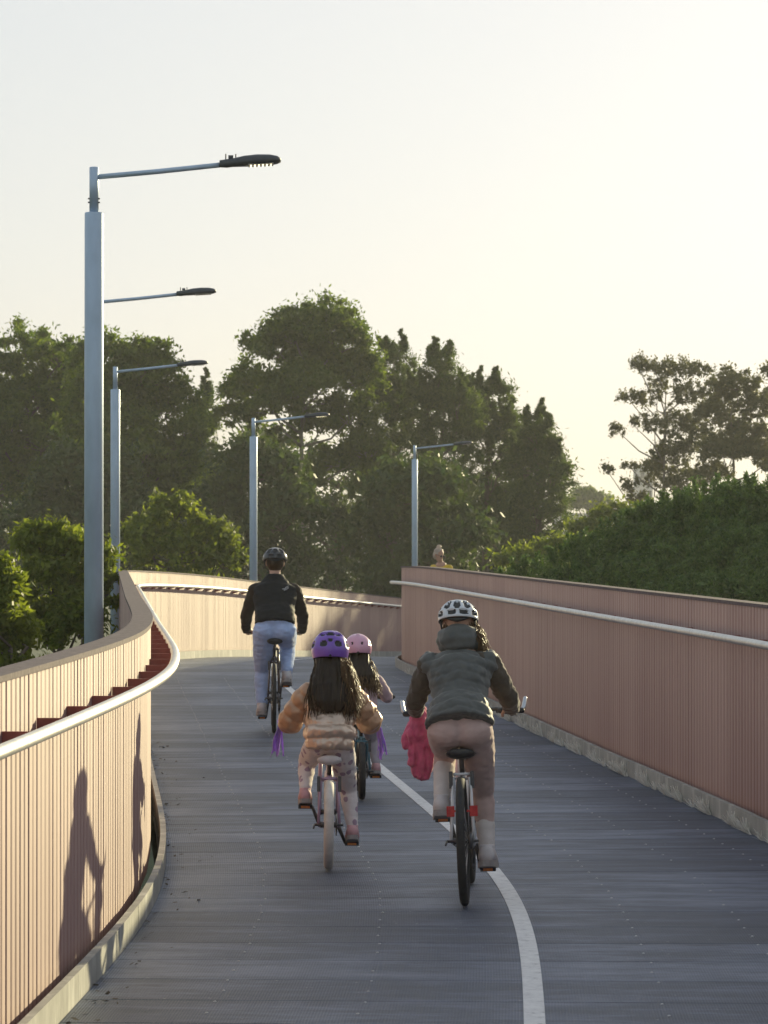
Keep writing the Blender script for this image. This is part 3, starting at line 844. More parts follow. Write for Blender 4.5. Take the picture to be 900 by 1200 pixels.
M['hair_dark'] = hairm('dark_hair', (.018, .011, .007), (.05, .03, .016))
M['hair_brown'] = hairm('brown_hair', (.022, .013, .008), (.13, .075, .035))
M['hair_gold'] = hairm('golden_hair', (.10, .055, .025), (.26, .16, .07))
WJ = dict(hip=(0, .17, .925), chest=(0, .36, 1.25), neck=(0, .43, 1.36), head=(0, .465, 1.485), hw=.155, ww=.135, cw=.165, hj=.085,
          shL=(-.165, .385, 1.27), shR=(.165, .385, 1.27), elL=(-.255, .50, 1.06), elR=(.265, .50, 1.06), wrL=(-.262, .70, 1.00), wrR=(.272, .70, 1.00),
          handL=(-.258, .79, .985), handR=(.268, .79, .985), knL=(-.10, .60, .78), anL=(-.115, wpl.y - .10, wpl.z + .135), knR=(.10, .50, .555), anR=(.115, wpr.y - .10, wpr.z + .135), fpL=R(-8), fpR=R(-6), pitch=R(-8))
def look_woman(root, B):
    J = B['J']
    t_ = soft('leggings', lambda b: (b.tube([B['hip'] + Vector((0, .02, .015)), B['hip'] + Vector((0, .02, .05)), B['hip'].lerp(B['chest'], .3)], [(.168, .10), (.172, .115), (.150, .11)], 20, ref=(1, 0, 0), round_cap=True),
                                     [b.ell(B['hip'] + Vector((sx * .062, -.025, -.01)), (.118, .10, .088)) for sx in (-1, 1)], B['leg'](b, -1, .008, .45), B['leg'](b, 1, .008, .60)), M['taupe'], root, .009, 9, folds(.004, 18, (1, 1, 2.2), 3))
    soft('sock', lambda b: B['leg'](b, -1, .013, .97, .42), M['whitesock'], root, .008, 1, folds(.002, 30, (.3, .3, 2), 1))
    soft('sock', lambda b: B['leg'](b, 1, .013, .97, .60), M['whitesock'], root, .008, 1, folds(.002, 30, (.3, .3, 2), 2))
    soft('sleeves', lambda b: [B['arm'](b, sx, .012, .97) for sx in (-1, 1)], M['knit'], root, .009, 2, folds(.009, 20, (1, 1, 1.4), 5))
    def vest(b):
        h, c, n = B['hip'], B['chest'], B['neck']
        b.tube([h + Vector((0, -.03, .025)), h + Vector((0, .0, .07)), h.lerp(c, .5), h.lerp(c, .78), c + Vector((0, 0, .005)), c.lerp(n, .5)],
               [(.186, .148), (.178, .144), (.146, .122), (.166, .135), (.18, .126), (.118, .09)], 24, ref=(1, 0, 0), round_cap=False)
        for sx in (-1, 1): b.ell(Vector((sx * .162, .385, 1.275)), (.055, .085, .07))
    v = soft('vest', vest, M['vest'], root, .009, 3, quilt(.008, .055, (0, .25, 1), .007, 4, .25))
    def hood(b):
        n = B['neck'] + Vector((0, -.005, .052))
        for i in range(20):
            q = 2 * math.pi * i / 20
            b.ell(n + Vector((.080 * math.cos(q), .075 * math.sin(q), -.012 * math.cos(q * 2))), (.046, .046, .056 if math.sin(q) > 0 else .068))
        b.ell(n + Vector((0, -.075, -.012)), (.105, .052, .060))
    soft('hood', hood, M['vest'], v, .009, 2, lambda c: .010 * mnoise.noise(Vector((c.x * 6, c.y * 6, c.z * 34))) + .005 * mnoise.noise(c * 30))
    shoes(root, B, M['shoe_white'], M['sole_grey'], 1.1)
    hcv = B['hc'] + Vector((0, -.012, .035))
    vs = [(0, 32, 9, 17), (-34, 34, 9, 18), (34, 34, 9, 18), (-68, 36, 9, 20), (68, 36, 9, 20), (-17, 4, 14, 8), (20, 4, 14, 8), (-58, 4, 12, 9), (58, 4, 12, 9), (105, 36, 10, 22), (-105, 36, 10, 22), (150, 38, 10, 24), (-150, 38, 10, 24), (0, 68, 30, 8), (180, 62, 30, 9)]
    helmet(root, hcv, (.112, .142, .100), [M['helm_white'], M['black']], vs, pitch=R(-14))
    def roots(rg):
        q = rg.uniform(R(-150), R(-30)) if rg.random() < .3 else rg.uniform(R(-40), R(60))
        return B['hc'] + Vector((.092 * math.cos(q), .0 + .07 * math.sin(q), rg.uniform(-.03, .02))), Vector((math.cos(q) * .6, -.3, -1))
    hair_strands(root, M['hair_gold'], roots, 160, .19, .35, 3, (.6, -.2, 0), .0024)
    hair_strands(root, M['hair_gold'], lambda rg: (B['hc'] + Vector((rg.uniform(.085, .12), rg.uniform(-.09, .03), rg.uniform(-.07, -.01))), Vector((1, -.3, -.5))), 140, .13, .35, 8, (.5, -.3, 0), .0022)
person(WL, WRZ, WLEAN, 'cyclist in charcoal hooded vest, taupe leggings and white vented helmet', WJ, 1.0, look_woman)

# ---- pink jacket on her handlebar
def pinkjacket():
    root = empty('jacket', WL, (0, WLEAN, WRZ)); tag(root, 'hot pink padded jacket bundled over the left handlebar of the white bicycle', 'jacket')
    M['pink'] = fabric('pink_fleece', (.66, .12, .22), .9, .2, .3, 20, .003, 160)
    def fill(b):
        rg = random.Random(4)
        b.tube([(-.235, .72, 1.01), (-.24, .68, .95), (-.262, .68, .88), (-.25, .69, .82)], [.03, .055, .075, .06], 14, round_cap=True)
        b.tube([(-.245, .69, .84), (-.222, .68, .76), (-.235, .68, .70), (-.25, .68, .655)], [(.055, .045), (.062, .045), (.066, .045), (.05, .035)], 14, round_cap=True)
        b.tube([(-.29, .69, .91), (-.315, .68, .86), (-.31, .68, .82)], [.04, .036, .03], 12, round_cap=True)
        b.tube([(-.215, .71, .92), (-.20, .70, .84), (-.205, .70, .77)], [.035, .04, .035], 12, round_cap=True)
        for i in range(10): b.ell((-.25 + rg.uniform(-.05, .05), .675 + rg.uniform(-.02, .03), .80 + rg.uniform(-.12, .12)), (.03, .03, .035))
    soft('padded_body', fill, M['pink'], root, .007, 1, folds(.015, 26, (1.5, 1, .4), 8))
    b = MB(); b.tube([(-.25, .755, .95), (-.24, .76, 1.0), (-.235, .79, 1.015), (-.235, .82, .99), (-.24, .80, .95)], [(.03, .012)] * 5, 10, ref=(1, 0, 0), round_cap=True)
    b.build('collar', M['pink'], root)
pinkjacket()

# ---- girl with the purple helmet
GL = (px(385, 18.1), 18.1, .004); GRZ = R(1.2); GLEAN = R(0.5)
M['puffer'] = simple('champagne_puffer', (.62, .48, .37), .26, .4, .14, 9, bump=.0016, bscale=70, spec=.6)
M['copper'] = simple('copper_puffer', (.46, .27, .155), .36, .25, .14, 9, bump=.0016, bscale=70, spec=.6)
def pattern_mat():
    m, t, p, o = newmat('patterned_leggings')
    v = nd(t, 'ShaderNodeTexVoronoi', Scale=17, Randomness=.9); t.links.new(coords(t), v.inputs['Vector'])
    n = nd(t, 'ShaderNodeTexNoise', Scale=40, Detail=2); t.links.new(coords(t), n.inputs['Vector'])
    a = nd(t, 'ShaderNodeMath', operation='MULTIPLY_ADD'); a.inputs[1].default_value = .22; t.links.new(n.outputs[0], a.inputs[0]); t.links.new(v.outputs['Distance'], a.inputs[2])
    r = ramp(t, a.outputs[0], [(.40, (.36, .26, .34)), (.46, (.72, .66, .64))]); t.links.new(r.outputs[0], p.inputs['Base Color']); p.inputs['Roughness'].default_value = .85
    return m
M['pattern'] = pattern_mat()
M['pinkshoe'] = fabric('pink_shoe', (.62, .36, .38), .7, .2, 0)
M['purple'] = simple('purple_helmet', (.17, .07, .42), .3, 0, .12, 18, coat=.4)
M['pinkhelm'] = simple('pink_helmet', (.66, .34, .45), .3, 0, .06, 10, coat=.4)
gb, gpr, gpl = bicycle(GL, GRZ, GLEAN, 'child\'s bicycle with white tyres, white saddle and purple handlebar streamers', .265, .84, (.31, .235), (.14, .655), (.60, .835, .285), .125, 66, M['mauvepaint'], M['whiterubber'], .056, M['whitevinyl'], M['mauvepaint'], qf=.025, streamers=True, grip_m=M['whitevinyl'])
GK = .80
GJ = dict(hip=(0, .12, .745), chest=(0, .24, 1.00), neck=(0, .28, 1.10), head=(0, .30, 1.245), hw=.11, ww=.105, cw=.125, hj=.066, hk=.90,
          shL=(-.13, .255, 1.01), shR=(.13, .255, 1.01), elL=(-.235, .30, .86), elR=(.24, .30, .86), wrL=(-.235, .45, .835), wrR=(.235, .45, .835),
          handL=(-.225, .545, .835), handR=(.225, .545, .835), knL=(-.135, .42, .60), anL=(-.142, gpl.y - .08, gpl.z + .11), knR=(.115, .38, .44), anR=(.142, gpr.y - .08, gpr.z + .11), fpL=R(-6), fpR=R(-10), pitch=R(-4))
def puffer_sleeves(root, B, mat, seed, e=.03):
    for sx, s_ in ((-1, 'L'), (1, 'R')):
        J = B['J']; sh, el, wr = Vector(J['sh' + s_]), Vector(J['el' + s_]), Vector(J['wr' + s_])
        def d(c, sh=sh, el=el, wr=wr):
            a1 = (c - sh).dot((el - sh).normalized()); L1 = (el - sh).length
            u = a1 if a1 < L1 else L1 + max(0, (c - el).dot((wr - el).normalized()))
            return .015 * (abs(math.sin(math.pi * u / .08)) ** .5 - .55) + .009 * mnoise.noise(c * 26 + Vector((seed, 0, 0)))
        soft('sleeve', lambda b: limb(b, [sh, el, wr], [.055 * B['k'], .052 * B['k'], .036 * B['k']], e, 16), mat, root, .008, 2, d)
def look_girl(root, B):
    h, c, n = B['hip'], B['chest'], B['neck']
    soft('leggings', lambda b: (b.tube([h + Vector((0, .0, .0)), h + Vector((0, 0, .03)), h.lerp(c, .3)], [(.118, .085), (.122, .09), (.11, .09)], 20, ref=(1, 0, 0), round_cap=True), B['leg'](b, -1, .010, .98), B['leg'](b, 1, .010, .98)), M['pattern'], root, .008, 3, folds(.004, 22, (1, 1, 1.8), 3))
    soft('jacket', lambda b: b.tube([h + Vector((0, -.03, -.035)), h + Vector((0, -.028, .02)), h.lerp(c, .4), h.lerp(c, .8), c + Vector((0, 0, .02)), c.lerp(n, .6), n + Vector((0, 0, .02))],
                                    [(.13, .115), (.155, .135), (.145, .13), (.15, .13), (.145, .115), (.09, .08), (.075, .075)], 24, ref=(1, 0, 0)), M['puffer'], root, .008, 2, quilt(.017, .085, (0, .15, 1), .008, 9))
    puffer_sleeves(root, B, M['copper'], 2)
    shoes(root, B, M['pinkshoe'], M['sole_grey'], 1.02)
    hv = B['hc'] + Vector((0, -.01, .035))
    vs = [(0, 46, 13, 7), (-38, 46, 11, 8), (38, 46, 11, 8), (-22, 12, 11, 9), (26, 12, 11, 9), (-70, 14, 11, 9), (70, 14, 11, 9), (0, 22, 8, 4), (-85, 48, 12, 10), (85, 48, 12, 10), (125, 30, 12, 14), (-125, 30, 12, 14), (170, 40, 10, 18), (0, 76, 30, 5)]
    helmet(root, hv, (.114, .137, .122), [M['purple'], M['black']], vs, pitch=R(-10), low=-26)
    hc = B['hc']
    def core(b):
        b.ell(hc + Vector((0, -.015, -.01)), (.088, .098, .09))
        b.tube([hc + Vector((0, -.075, -.02)), hc + Vector((0, -.13, -.09)), hc + Vector((.0, -.205, -.17)), hc + Vector((.005, -.235, -.26)), hc + Vector((.008, -.245, -.31))], [(.085, .045), (.10, .045), (.115, .036), (.10, .028), (.06, .014)], 18, ref=(1, 0, 0), round_cap=True)
    soft('hair', core, M['hair_dark'], root, .006, 1, lambda c_: .014 * mnoise.noise(Vector((c_.x * 70, c_.y * 20, c_.z * 5))))
    def roots(rg):
        x = rg.uniform(-1, 1); q = rg.random(); return hc + Vector((x * (.092 + .03 * q), -.12 - .10 * q + .03 * x * x, -.03 - .13 * q)), Vector((x * .4, -.55, -1))
    hair_strands(root, M['hair_brown'], roots, 1000, .235, .24, 5, (.12, -.25, 0), .0021)
    def roots2(rg):
        return hc + Vector((rg.uniform(.06, .115), -.12 - rg.uniform(.0, .09), rg.uniform(-.15, .0))), Vector((.7, -.4, -.8))
    hair_strands(root, M['hair_gold'], roots2, 320, .24, .4, 6, (.5, -.2, .1), .0018)  # sunlit right edge of the dark hair, put into the colour as golden strands
person(GL, GRZ, GLEAN, 'long-haired child in champagne puffer jacket, patterned leggings and purple helmet', GJ, GK, look_girl)

# ---- girl with the pink helmet
KL = (px(424, 22.8), 22.8, .004); KRZ = R(2.0); KLEAN = R(0)
M['pinkjacket'] = fabric('pale_pink_jacket', (.52, .36, .38), .75, .12, .2)
M['greylegs'] = fabric('pale_leggings', (.46, .42, .46), .85, .12, .2)
kb, kpr, kpl = bicycle(KL, KRZ, KLEAN, 'child\'s bicycle with black tyres ridden behind the pink helmeted child\'s legs', .215, .72, (.27, .20), (.11, .56), (.50, .74, .25), .11, 30, M['tealpaint'], M['rubber'], .05, M['black'])
kb['label'] = 'small bicycle with black tyres ridden by the child in pink helmet'
KK = .72
KJ = dict(hip=(.0, .10, .645), chest=(0, .19, .86), neck=(0, .22, .94), head=(-.025, .235, 1.085), hw=.105, ww=.095, cw=.11, hj=.058, hk=.86,
          shL=(-.115, .20, .87), shR=(.115, .20, .87), elL=(-.19, .26, .755), elR=(.195, .26, .755), wrL=(-.20, .37, .735), wrR=(.20, .37, .735),
          handL=(-.195, .445, .74), handR=(.195, .445, .74), knL=(-.09, .36, .47), anL=(-.115, kpl.y - .07, kpl.z + .10), knR=(.085, .36, .43), anR=(.115, kpr.y - .07, kpr.z + .10), fpL=R(-6), fpR=R(-6), pitch=R(-4))
def look_kid(root, B):
    h, c, n = B['hip'], B['chest'], B['neck']
    soft('leggings', lambda b: (b.tube([h + Vector((0, .0, .0)), h + Vector((0, 0, .03)), h.lerp(c, .3)], [(.104, .08), (.108, .085), (.10, .08)], 20, ref=(1, 0, 0), round_cap=True), B['leg'](b, -1, .009, .98), B['leg'](b, 1, .009, .98)), M['greylegs'], root, .008, 3, folds(.003, 22, (1, 1, 1.8), 3))
    soft('jacket', lambda b: (b.tube([h + Vector((0, -.01, 0)), h.lerp(c, .3), h.lerp(c, .8), c + Vector((0, 0, .015)), c.lerp(n, .6), n + Vector((0, 0, .01))],
                                    [(.122, .105), (.118, .105), (.122, .105), (.12, .095), (.075, .07), (.06, .06)], 24, ref=(1, 0, 0)), [B['arm'](b, sx, .016, .98) for sx in (-1, 1)]), M['pinkjacket'], root, .008, 2, folds(.005, 24, (1, 1, 1.4), 9))
    for s_ in 'LR':
        w_, hd = Vector(B['J']['wr' + s_]), Vector(B['J']['hand' + s_])
        MB().tube([w_.lerp(hd, -.25), w_.lerp(hd, .15)], [.037, .036], 14).build('cuff', M['black'], root)
    shoes(root, B, M['pinkshoe'], M['sole_grey'], 1.02)
    hc = B['hc']
    vs = [(-26, 14, 5, 5), (18, 14, 5, 5), (60, 16, 5, 5), (-70, 16, 5, 5), (0, 58, 6, 4), (110, 16, 5, 5)]
    helmet(root, hc + Vector((0, -.01, .03)), (.108, .128, .110), [M['pinkhelm'], M['black']], vs, pitch=R(-8), low=-24)
    def core(b):
        b.ell(hc + Vector((0, -.015, -.01)), (.082, .092, .085))
        b.tube([hc + Vector((0, -.07, -.02)), hc + Vector((.01, -.12, -.09)), hc + Vector((.025, -.165, -.17)), hc + Vector((.03, -.175, -.23))], [(.078, .036), (.088, .036), (.09, .026), (.06, .014)], 18, ref=(1, 0, 0), round_cap=True)
    soft('hair', core, M['hair_dark'], root, .008, 2, lambda c_: .010 * mnoise.noise(Vector((c_.x * 55, c_.y * 20, c_.z * 5))))
    def roots(rg):
        x = rg.uniform(-.6, 1); q = rg.random(); return hc + Vector((x * (.088 + .03 * q), -.10 - .07 * q + .03 * x * x, -.03 - .11 * q)), Vector((x * .6, -.5, -1))
    hair_strands(root, M['hair_gold'], roots, 520, .22, .35, 15, (.6, -.2, .0), .0019)
person(KL, KRZ, KLEAN, 'child in smooth pink helmet and pale pink jacket, hair blowing sideways', KJ, KK, look_kid)

# ---- the man
ML = (px(321, 30.3), 30.3, .004); MRZ = R(2.5); MLEAN = R(.5)
M['jacketblack'] = fabric('black_softshell', (.008, .009, .011), .75, .2, .0)
M['sleevebrown'] = fabric('dark_brown_sleeve', (.026, .017, .012), .75, .2, .0)
M['bluejeans'] = fabric('pale_blue_trousers', (.42, .54, .80), .85, .1, .2)
M['helm_black'] = simple('black_helmet', (.02, .022, .026), .28, 0, .15, 18, coat=.5)
mb, mpr, mpl = bicycle(ML, MRZ, MLEAN, 'slim dark bicycle ridden by the man in pale blue trousers', .345, 1.04, (.43, .285), (.20, .915), (.86, .97, .30), .172, 250, M['darkpaint'], M['rubber'], .04, M['black'])
MK = 1.1
MJ = dict(hip=(0, .17, 1.02), chest=(0, .34, 1.41), neck=(0, .39, 1.53), head=(0.0, .43, 1.675), hw=.175, ww=.175, cw=.21, hj=.095,
          shL=(-.195, .365, 1.395), shR=(.195, .365, 1.395), elL=(-.282, .50, 1.15), elR=(.282, .50, 1.15), wrL=(-.285, .70, 1.00), wrR=(.285, .70, 1.00),
          handL=(-.265, .80, .97), handR=(.265, .80, .97), knL=(-.115, .48, .60), anL=(-.12, mpl.y - .10, mpl.z + .145), knR=(.135, .62, .86), anR=(.125, mpr.y - .10, mpr.z + .145), fpL=R(-4), fpR=R(-10), pitch=R(-6))
def look_man(root, B):
    h, c, n = B['hip'], B['chest'], B['neck']
    soft('trousers', lambda b: (b.tube([h + Vector((0, .0, .0)), h + Vector((0, .0, .04)), h.lerp(c, .3)], [(.18, .115), (.188, .13), (.175, .13)], 20, ref=(1, 0, 0), round_cap=True),
                                [b.ell(h + Vector((sx * .088, -.04, -.01)), (.105, .095, .095)) for sx in (-1, 1)], B['leg'](b, -1, .024, .93), B['leg'](b, 1, .024, .93)), M['bluejeans'], root, .010, 3, folds(.006, 16, (1, 1, 2.4), 3))
    j = soft('jacket', lambda b: b.tube([h + Vector((0, -.02, .05)), h + Vector((0, .0, .10)), h.lerp(c, .5), h.lerp(c, .8), c + Vector((0, 0, .01)), c.lerp(n, .5), n + Vector((0, -.005, .03))],
                                    [(.20, .16), (.20, .155), (.20, .15), (.222, .15), (.215, .135), (.15, .10), (.080, .080)], 24, ref=(1, 0, 0)), M['jacketblack'], root, .010, 3, folds(.009, 11, (1, 1, 2.0), 9))
    for sx in (-1, 1):
        soft('sleeve', lambda b: B['arm'](b, sx, .015, .98), M['sleevebrown'], root, .010, 2, folds(.008, 14, (1, 1, 1.6), 5 + sx))
    # small white chest-back mark: three nested arcs by a bar, and a dot lower down
    b = MB(); o = Vector((.115, .196, 1.42))
    for i, r_ in enumerate((.020, .030, .040)):
        b.tube([o + Vector((.02 + r_ * math.cos(R(a)), -.002, -.012 + r_ * math.sin(R(a)))) for a in range(90, 181, 15)], [(.003, .002)] * 7, 4)
    b.box(o + Vector((-.035, 0, .0)), (.022, .002, .003)); b.box(o + Vector((-.035, 0, -.012)), (.022, .002, .003))
    b.build('logo', M['whitepaint'], j)
    shoes(root, B, M['shoe_white'], M['sole_grey'])
    for s_ in 'LR':
        w_ = Vector(B['J']['an' + s_]); kn = Vector(B['J']['kn' + s_])
        MB().tube([w_.lerp(kn, -.02), w_.lerp(kn, .13)], [.044, .046], 14).build('sock', M['black'], root)
        hd = Vector(B['J']['hand' + s_])
    hv = B['hc'] + Vector((0, -.012, .04))
    vs = [(0, 30, 9, 14), (-34, 34, 9, 18), (34, 34, 9, 18), (-68, 36, 9, 20), (68, 36, 9, 20), (-20, 2, 12, 7), (20, 2, 12, 7), (105, 36, 10, 22), (-105, 36, 10, 22), (150, 38, 10, 24), (-150, 38, 10, 24)]
    helmet(root, hv, (.125, .155, .112), [M['helm_black'], M['black']], vs, pitch=R(-12))
    soft('hair', lambda b: b.ell(B['hc'] + Vector((0, -.02, .005)), (.081 * MK, .098 * MK, .09 * MK)), M['hair_brown'], root, .009, 1)
person(ML, MRZ, MLEAN, 'cyclist in black jacket, pale blue trousers and black helmet', MJ, MK, look_man)

# ---- rider beyond the end of the red parapet, up on the pedals
YL = (px(514, 57.0) + .27, 57.0, zd(57.0) + .004); YRZ = R(150)
M['yellow'] = fabric('yellow_top', (.62, .42, .04), .8, .12, .2)
M['greyblond'] = hairm('ash_blond_hair', (.34, .30, .25), (.62, .56, .48))
yb, ypr, ypl = bicycle(YL, YRZ, 0, 'bicycle hidden beyond the end of the dusky red parapet', .345, 1.05, (.43, .285), (.20, .90), (.84, .99, .29), .17, 90, M['tealpaint'], M['rubber'], .04, M['black'])
YJ = dict(hip=(0, .33, 1.18), chest=(0, .44, 1.64), neck=(0, .49, 1.77), head=(0, .54, 1.90), hw=.165, ww=.14, cw=.17, hj=.085,
          shL=(-.17, .45, 1.65), shR=(.17, .45, 1.65), elL=(-.27, .58, 1.33), elR=(.27, .58, 1.33), wrL=(-.27, .74, 1.06), wrR=(.27, .74, 1.06),
          handL=(-.25, .785, .99), handR=(.25, .785, .99), knL=(-.10, .62, .80), anL=(-.115, ypl.y - .10, ypl.z + .14), knR=(.10, .50, .66), anR=(.115, ypr.y - .10, ypr.z + .14), fpL=R(-6), fpR=R(-6), pitch=R(-24), yaw=R(68))
YJ['yaw'] = R(74)
def look_y(root, B):
    h, c, n = B['hip'], B['chest'], B['neck']
    soft('top', lambda b: (b.tube([h, h.lerp(c, .4), h.lerp(c, .8), c, c.lerp(n, .5)], [(.18, .14), (.155, .125), (.18, .135), (.18, .125), (.12, .085)], 22, ref=(1, 0, 0)), [B['arm'](b, sx, .012, .5) for sx in (-1, 1)]), M['yellow'], root, .010, 3, folds(.006, 14, (1, 1, 1.6), 2))
    soft('leggings', lambda b: (b.tube([h + Vector((0, -.01, -.04)), h.lerp(c, .25)], [(.172, .13), (.16, .12)], 20, ref=(1, 0, 0), round_cap=True), B['leg'](b, -1, .008, .95), B['leg'](b, 1, .008, .95)), M['jacketblack'], root, .010, 3)
    shoes(root, B, M['shoe_white'], M['sole_grey'])
    hc = B['hc']; Rm = Matrix.Rotation(YJ['yaw'], 3, 'Z') @ Matrix.Rotation(YJ['pitch'], 3, 'X')
    P = lambda x, y, z: hc + Rm @ Vector((x, y, z))
    def hair(b):
        b.ell(P(0, -.03, .03), (.088, .098, .098), Rm); b.ell(P(0, -.05, -.02), (.084, .07, .09), Rm)
        b.ell(P(0, -.06, .135), (.045, .045, .04), Rm)
    soft('hair', hair, M['greyblond'], root, .008, 1, lambda c_: .006 * mnoise.noise(Vector((c_.x * 50, c_.y * 50, c_.z * 14))))
    b = MB()
    for sx in (-1, 1):
        b.ell(P(sx * .032, .094, .014), (.030, .010, .022), Rm); b.tube([P(sx * .06, .085, .018), P(sx * .083, .0, .012)], .003, 6)
    b.build('sunglasses', M['black'], root)
person(YL, YRZ, 0, 'rider with ash blond bun, sunglasses and yellow top behind the red parapet\'s end', YJ, 1.0, look_y)

# ------------------------------------------------------------------ litter and weeds along the kerbs
def debris():
    rg = np.random.default_rng(3); V = []
    for i in range(220):
        y = rg.uniform(11, 30); s_ = arc_of_y(y); o = -1.925 + abs(rg.normal(0, .07)) * (1 + .8 * math.sin(y * 3.1))
        p = at(s_, min(o, -1.5), .004 + rg.uniform(0, .012)); a = rg.uniform(0, 6.28); L = rg.uniform(.006, .022); W_ = L * rg.uniform(.3, .7)
        u = np.array([math.cos(a), math.sin(a), rg.uniform(-.3, .5)]) * L; v = np.array([-math.sin(a), math.cos(a), rg.uniform(-.3, .5)]) * W_
        c = np.array(p); V.append([c - u, c + v, c + u, c - v])
    M['litter'] = simple('leaf_litter', (.05, .042, .032), .9, 0, .5, 60)
    o = link('leaf_litter', quads_mesh('leaf_litter', np.array(V), M['litter']))
    tag(o, 'dark leaf litter gathered along the foot of the cream parapet\'s kerb', 'leaf litter', kind='stuff')
    V = []
    for i in range(1500):
        y = 17 + 26 * rg.random() ** 1.4; s_ = arc_of_y(y); c0 = at(s_, 1.926, .0)
        cl = math.sin(y * 5.3) + math.sin(y * 13.1 + 1)
        if cl < .2: continue
        for j in range(5):
            h = rg.uniform(.03, .12) * (.5 + .3 * cl); a = rg.uniform(0, 6.28)
            b0 = np.array(c0) + np.array([rg.uniform(-.02, .0), rg.uniform(-.05, .05), 0]); tip = b0 + np.array([-rg.uniform(.0, .07), rg.uniform(-.05, .05), h])
            w_ = np.array([math.cos(a), math.sin(a), 0]) * .007
            V.append([b0 - w_, b0 + w_, tip + w_ * .3, tip - w_ * .3])
    M['drygrass'] = leaf_mat('dry_grass', (.55, .54, .48), (.8, .79, .74), .3, 20)
    o = link('dry_grass', quads_mesh('dry_grass', np.array(V), M['drygrass']))
    tag(o, 'pale dry grass tufts along the foot of the red parapet\'s kerb', 'grass', kind='stuff')
debris()

# ------------------------------------------------------------------ trees
def leaf_cloud(rg, centers, crad, per, size, aspect=.45, droop=0.0, upright=0.0, flat=1.0):
    n = len(centers) * per
    C = np.repeat(np.asarray(centers), per, axis=0); r_ = np.repeat(np.asarray(crad), per)
    d = rg.normal(size=(n, 3)); d /= np.linalg.norm(d, axis=1)[:, None]
    rad = r_ * np.minimum(np.abs(rg.normal(0, .6, n)), 1.15)
    off = d * rad[:, None]; off[:, 2] *= flat
    P = C + off
    u = rg.normal(size=(n, 3)); u[:, 2] += -droop + upright
    u /= np.linalg.norm(u, axis=1)[:, None]
    v = np.cross(u, rg.normal(size=(n, 3)) * .35 + d); v /= (np.linalg.norm(v, axis=1)[:, None] + 1e-9)
    L = size * rg.uniform(.6, 1.3, n)[:, None]
    u *= L; v *= L * aspect
    return np.stack([P - u, P + v, P + u, P - v], axis=1)

def tree(name, label, cat, base, lobes, n_cl, per, crad, size, mat, bark, trunk_r, seed, group=None, shell=.55, droop=.3, upright=0, aspect=.45, flat=.75, spikes=0, fork=.35):
    """lobes: (x, y, z, rx, ry, rz) relative to base"""
    rg = np.random.default_rng(seed); rr = random.Random(seed)
    root = empty(name, base); tag(root, label, cat, group)
    cs = []; cr = []; vol = np.array([l[3] * l[4] + l[3] * l[5] for l in lobes]); vol /= vol.sum()
    tips = []
    for l, f in zip(lobes, vol):
        k = max(3, int(n_cl * f))
        for i in range(k):
            d = rg.normal(size=3); d /= np.linalg.norm(d)
            if d[2] < -.35: d[2] *= -.6
            q = shell + (1 - shell) * rg.random() ** .6
            c = np.array(l[:3]) + d * q * np.array(l[3:])
            cs.append(c); cr.append(crad * rg.uniform(.4, 1.5))
            if i < max(3, k // 6): tips.append((l, c))
        if spikes:
            for i in range(spikes):
                a = rg.uniform(0, 6.28); q = rg.random() ** .5 * .9; tall = rg.uniform(.4, 1.0)
                x = l[0] + math.cos(a) * q * l[3]; y = l[1] + math.sin(a) * q * l[4]; h = l[5] * math.sqrt(1 - q * q)
                lx = rg.uniform(-.12, .12)
                for j in range(12):
                    cs.append(np.array([x + lx * j * .2 + rg.uniform(-.1, .1), y + rg.uniform(-.1, .1), l[2] + h + crad * tall * (j * .2 - 1.0)])); cr.append(crad * (.46 - j * .034) * rg.uniform(.8, 1.1))
    V = leaf_cloud(rg, np.array(cs), np.array(cr), per, size, aspect, droop, upright, flat)
    link('crown', quads_mesh('crown', V, mat), root)
    b = MB(); zt = max(l[2] for l in lobes); low = min(l[2] - l[5] for l in lobes)
    kx = sum(l[0] * f for l, f in zip(lobes, vol)); ky = sum(l[1] * f for l, f in zip(lobes, vol))
    spine = [Vector((0, 0, -.4))]
    for q in (.25, .5, .75, .92):
        spine.append(Vector((kx * q + rr.uniform(-.25, .25), ky * q + rr.uniform(-.25, .25), zt * q)))
    sr = [trunk_r * v_ for v_ in (1.3, 1.0, .75, .5, .22)]
    b.tube(spine, sr, 9)
    def on_spine(z):
        for i in range(4):
            if spine[i + 1].z >= z:
                t_ = (z - spine[i].z) / (spine[i + 1].z - spine[i].z); return spine[i].lerp(spine[i + 1], t_), sr[i] * (1 - t_) + sr[i + 1] * t_
        return spine[-1], sr[-1]
    for l in lobes:
        e = Vector(l[:3]); st, r0 = on_spine(max(.25 * zt, min(e.z * .97, e.z - math.hypot(e.x - kx, e.y - ky) * rr.uniform(.5, 1.1) - rr.uniform(0, .6))))
        m = st.lerp(e, .5) + Vector((rr.uniform(-.3, .3), rr.uniform(-.3, .3), rr.uniform(-.35, .1)))
        b.tube([st, m, e], [min(r0 * .8, trunk_r * .45), trunk_r * .28, trunk_r * .12], 6)
    for (l, c) in tips:
        e = Vector(l[:3]); c = Vector(c); m = e.lerp(c, .5) + Vector((rr.uniform(-.15, .15), rr.uniform(-.15, .15), -.1))
        b.tube([e - Vector((0, 0, l[5] * .25)), m, c], [trunk_r * .13, trunk_r * .09, trunk_r * .035], 5)
    b.build('trunk', bark, root)
    return root

GZ = -6.4
def T(pxx, d): return (px(pxx, d), d, GZ)
def lb(bx, d, x, y, rx, ry, dy=0, ryd=None):
    """lobe from photograph pixels at distance d, relative to base pixel column bx"""
    k = d / F
    return ((x - bx) * k, dy, pz(y, d) - GZ, rx * k, (ryd if ryd else rx * k), ry * k)

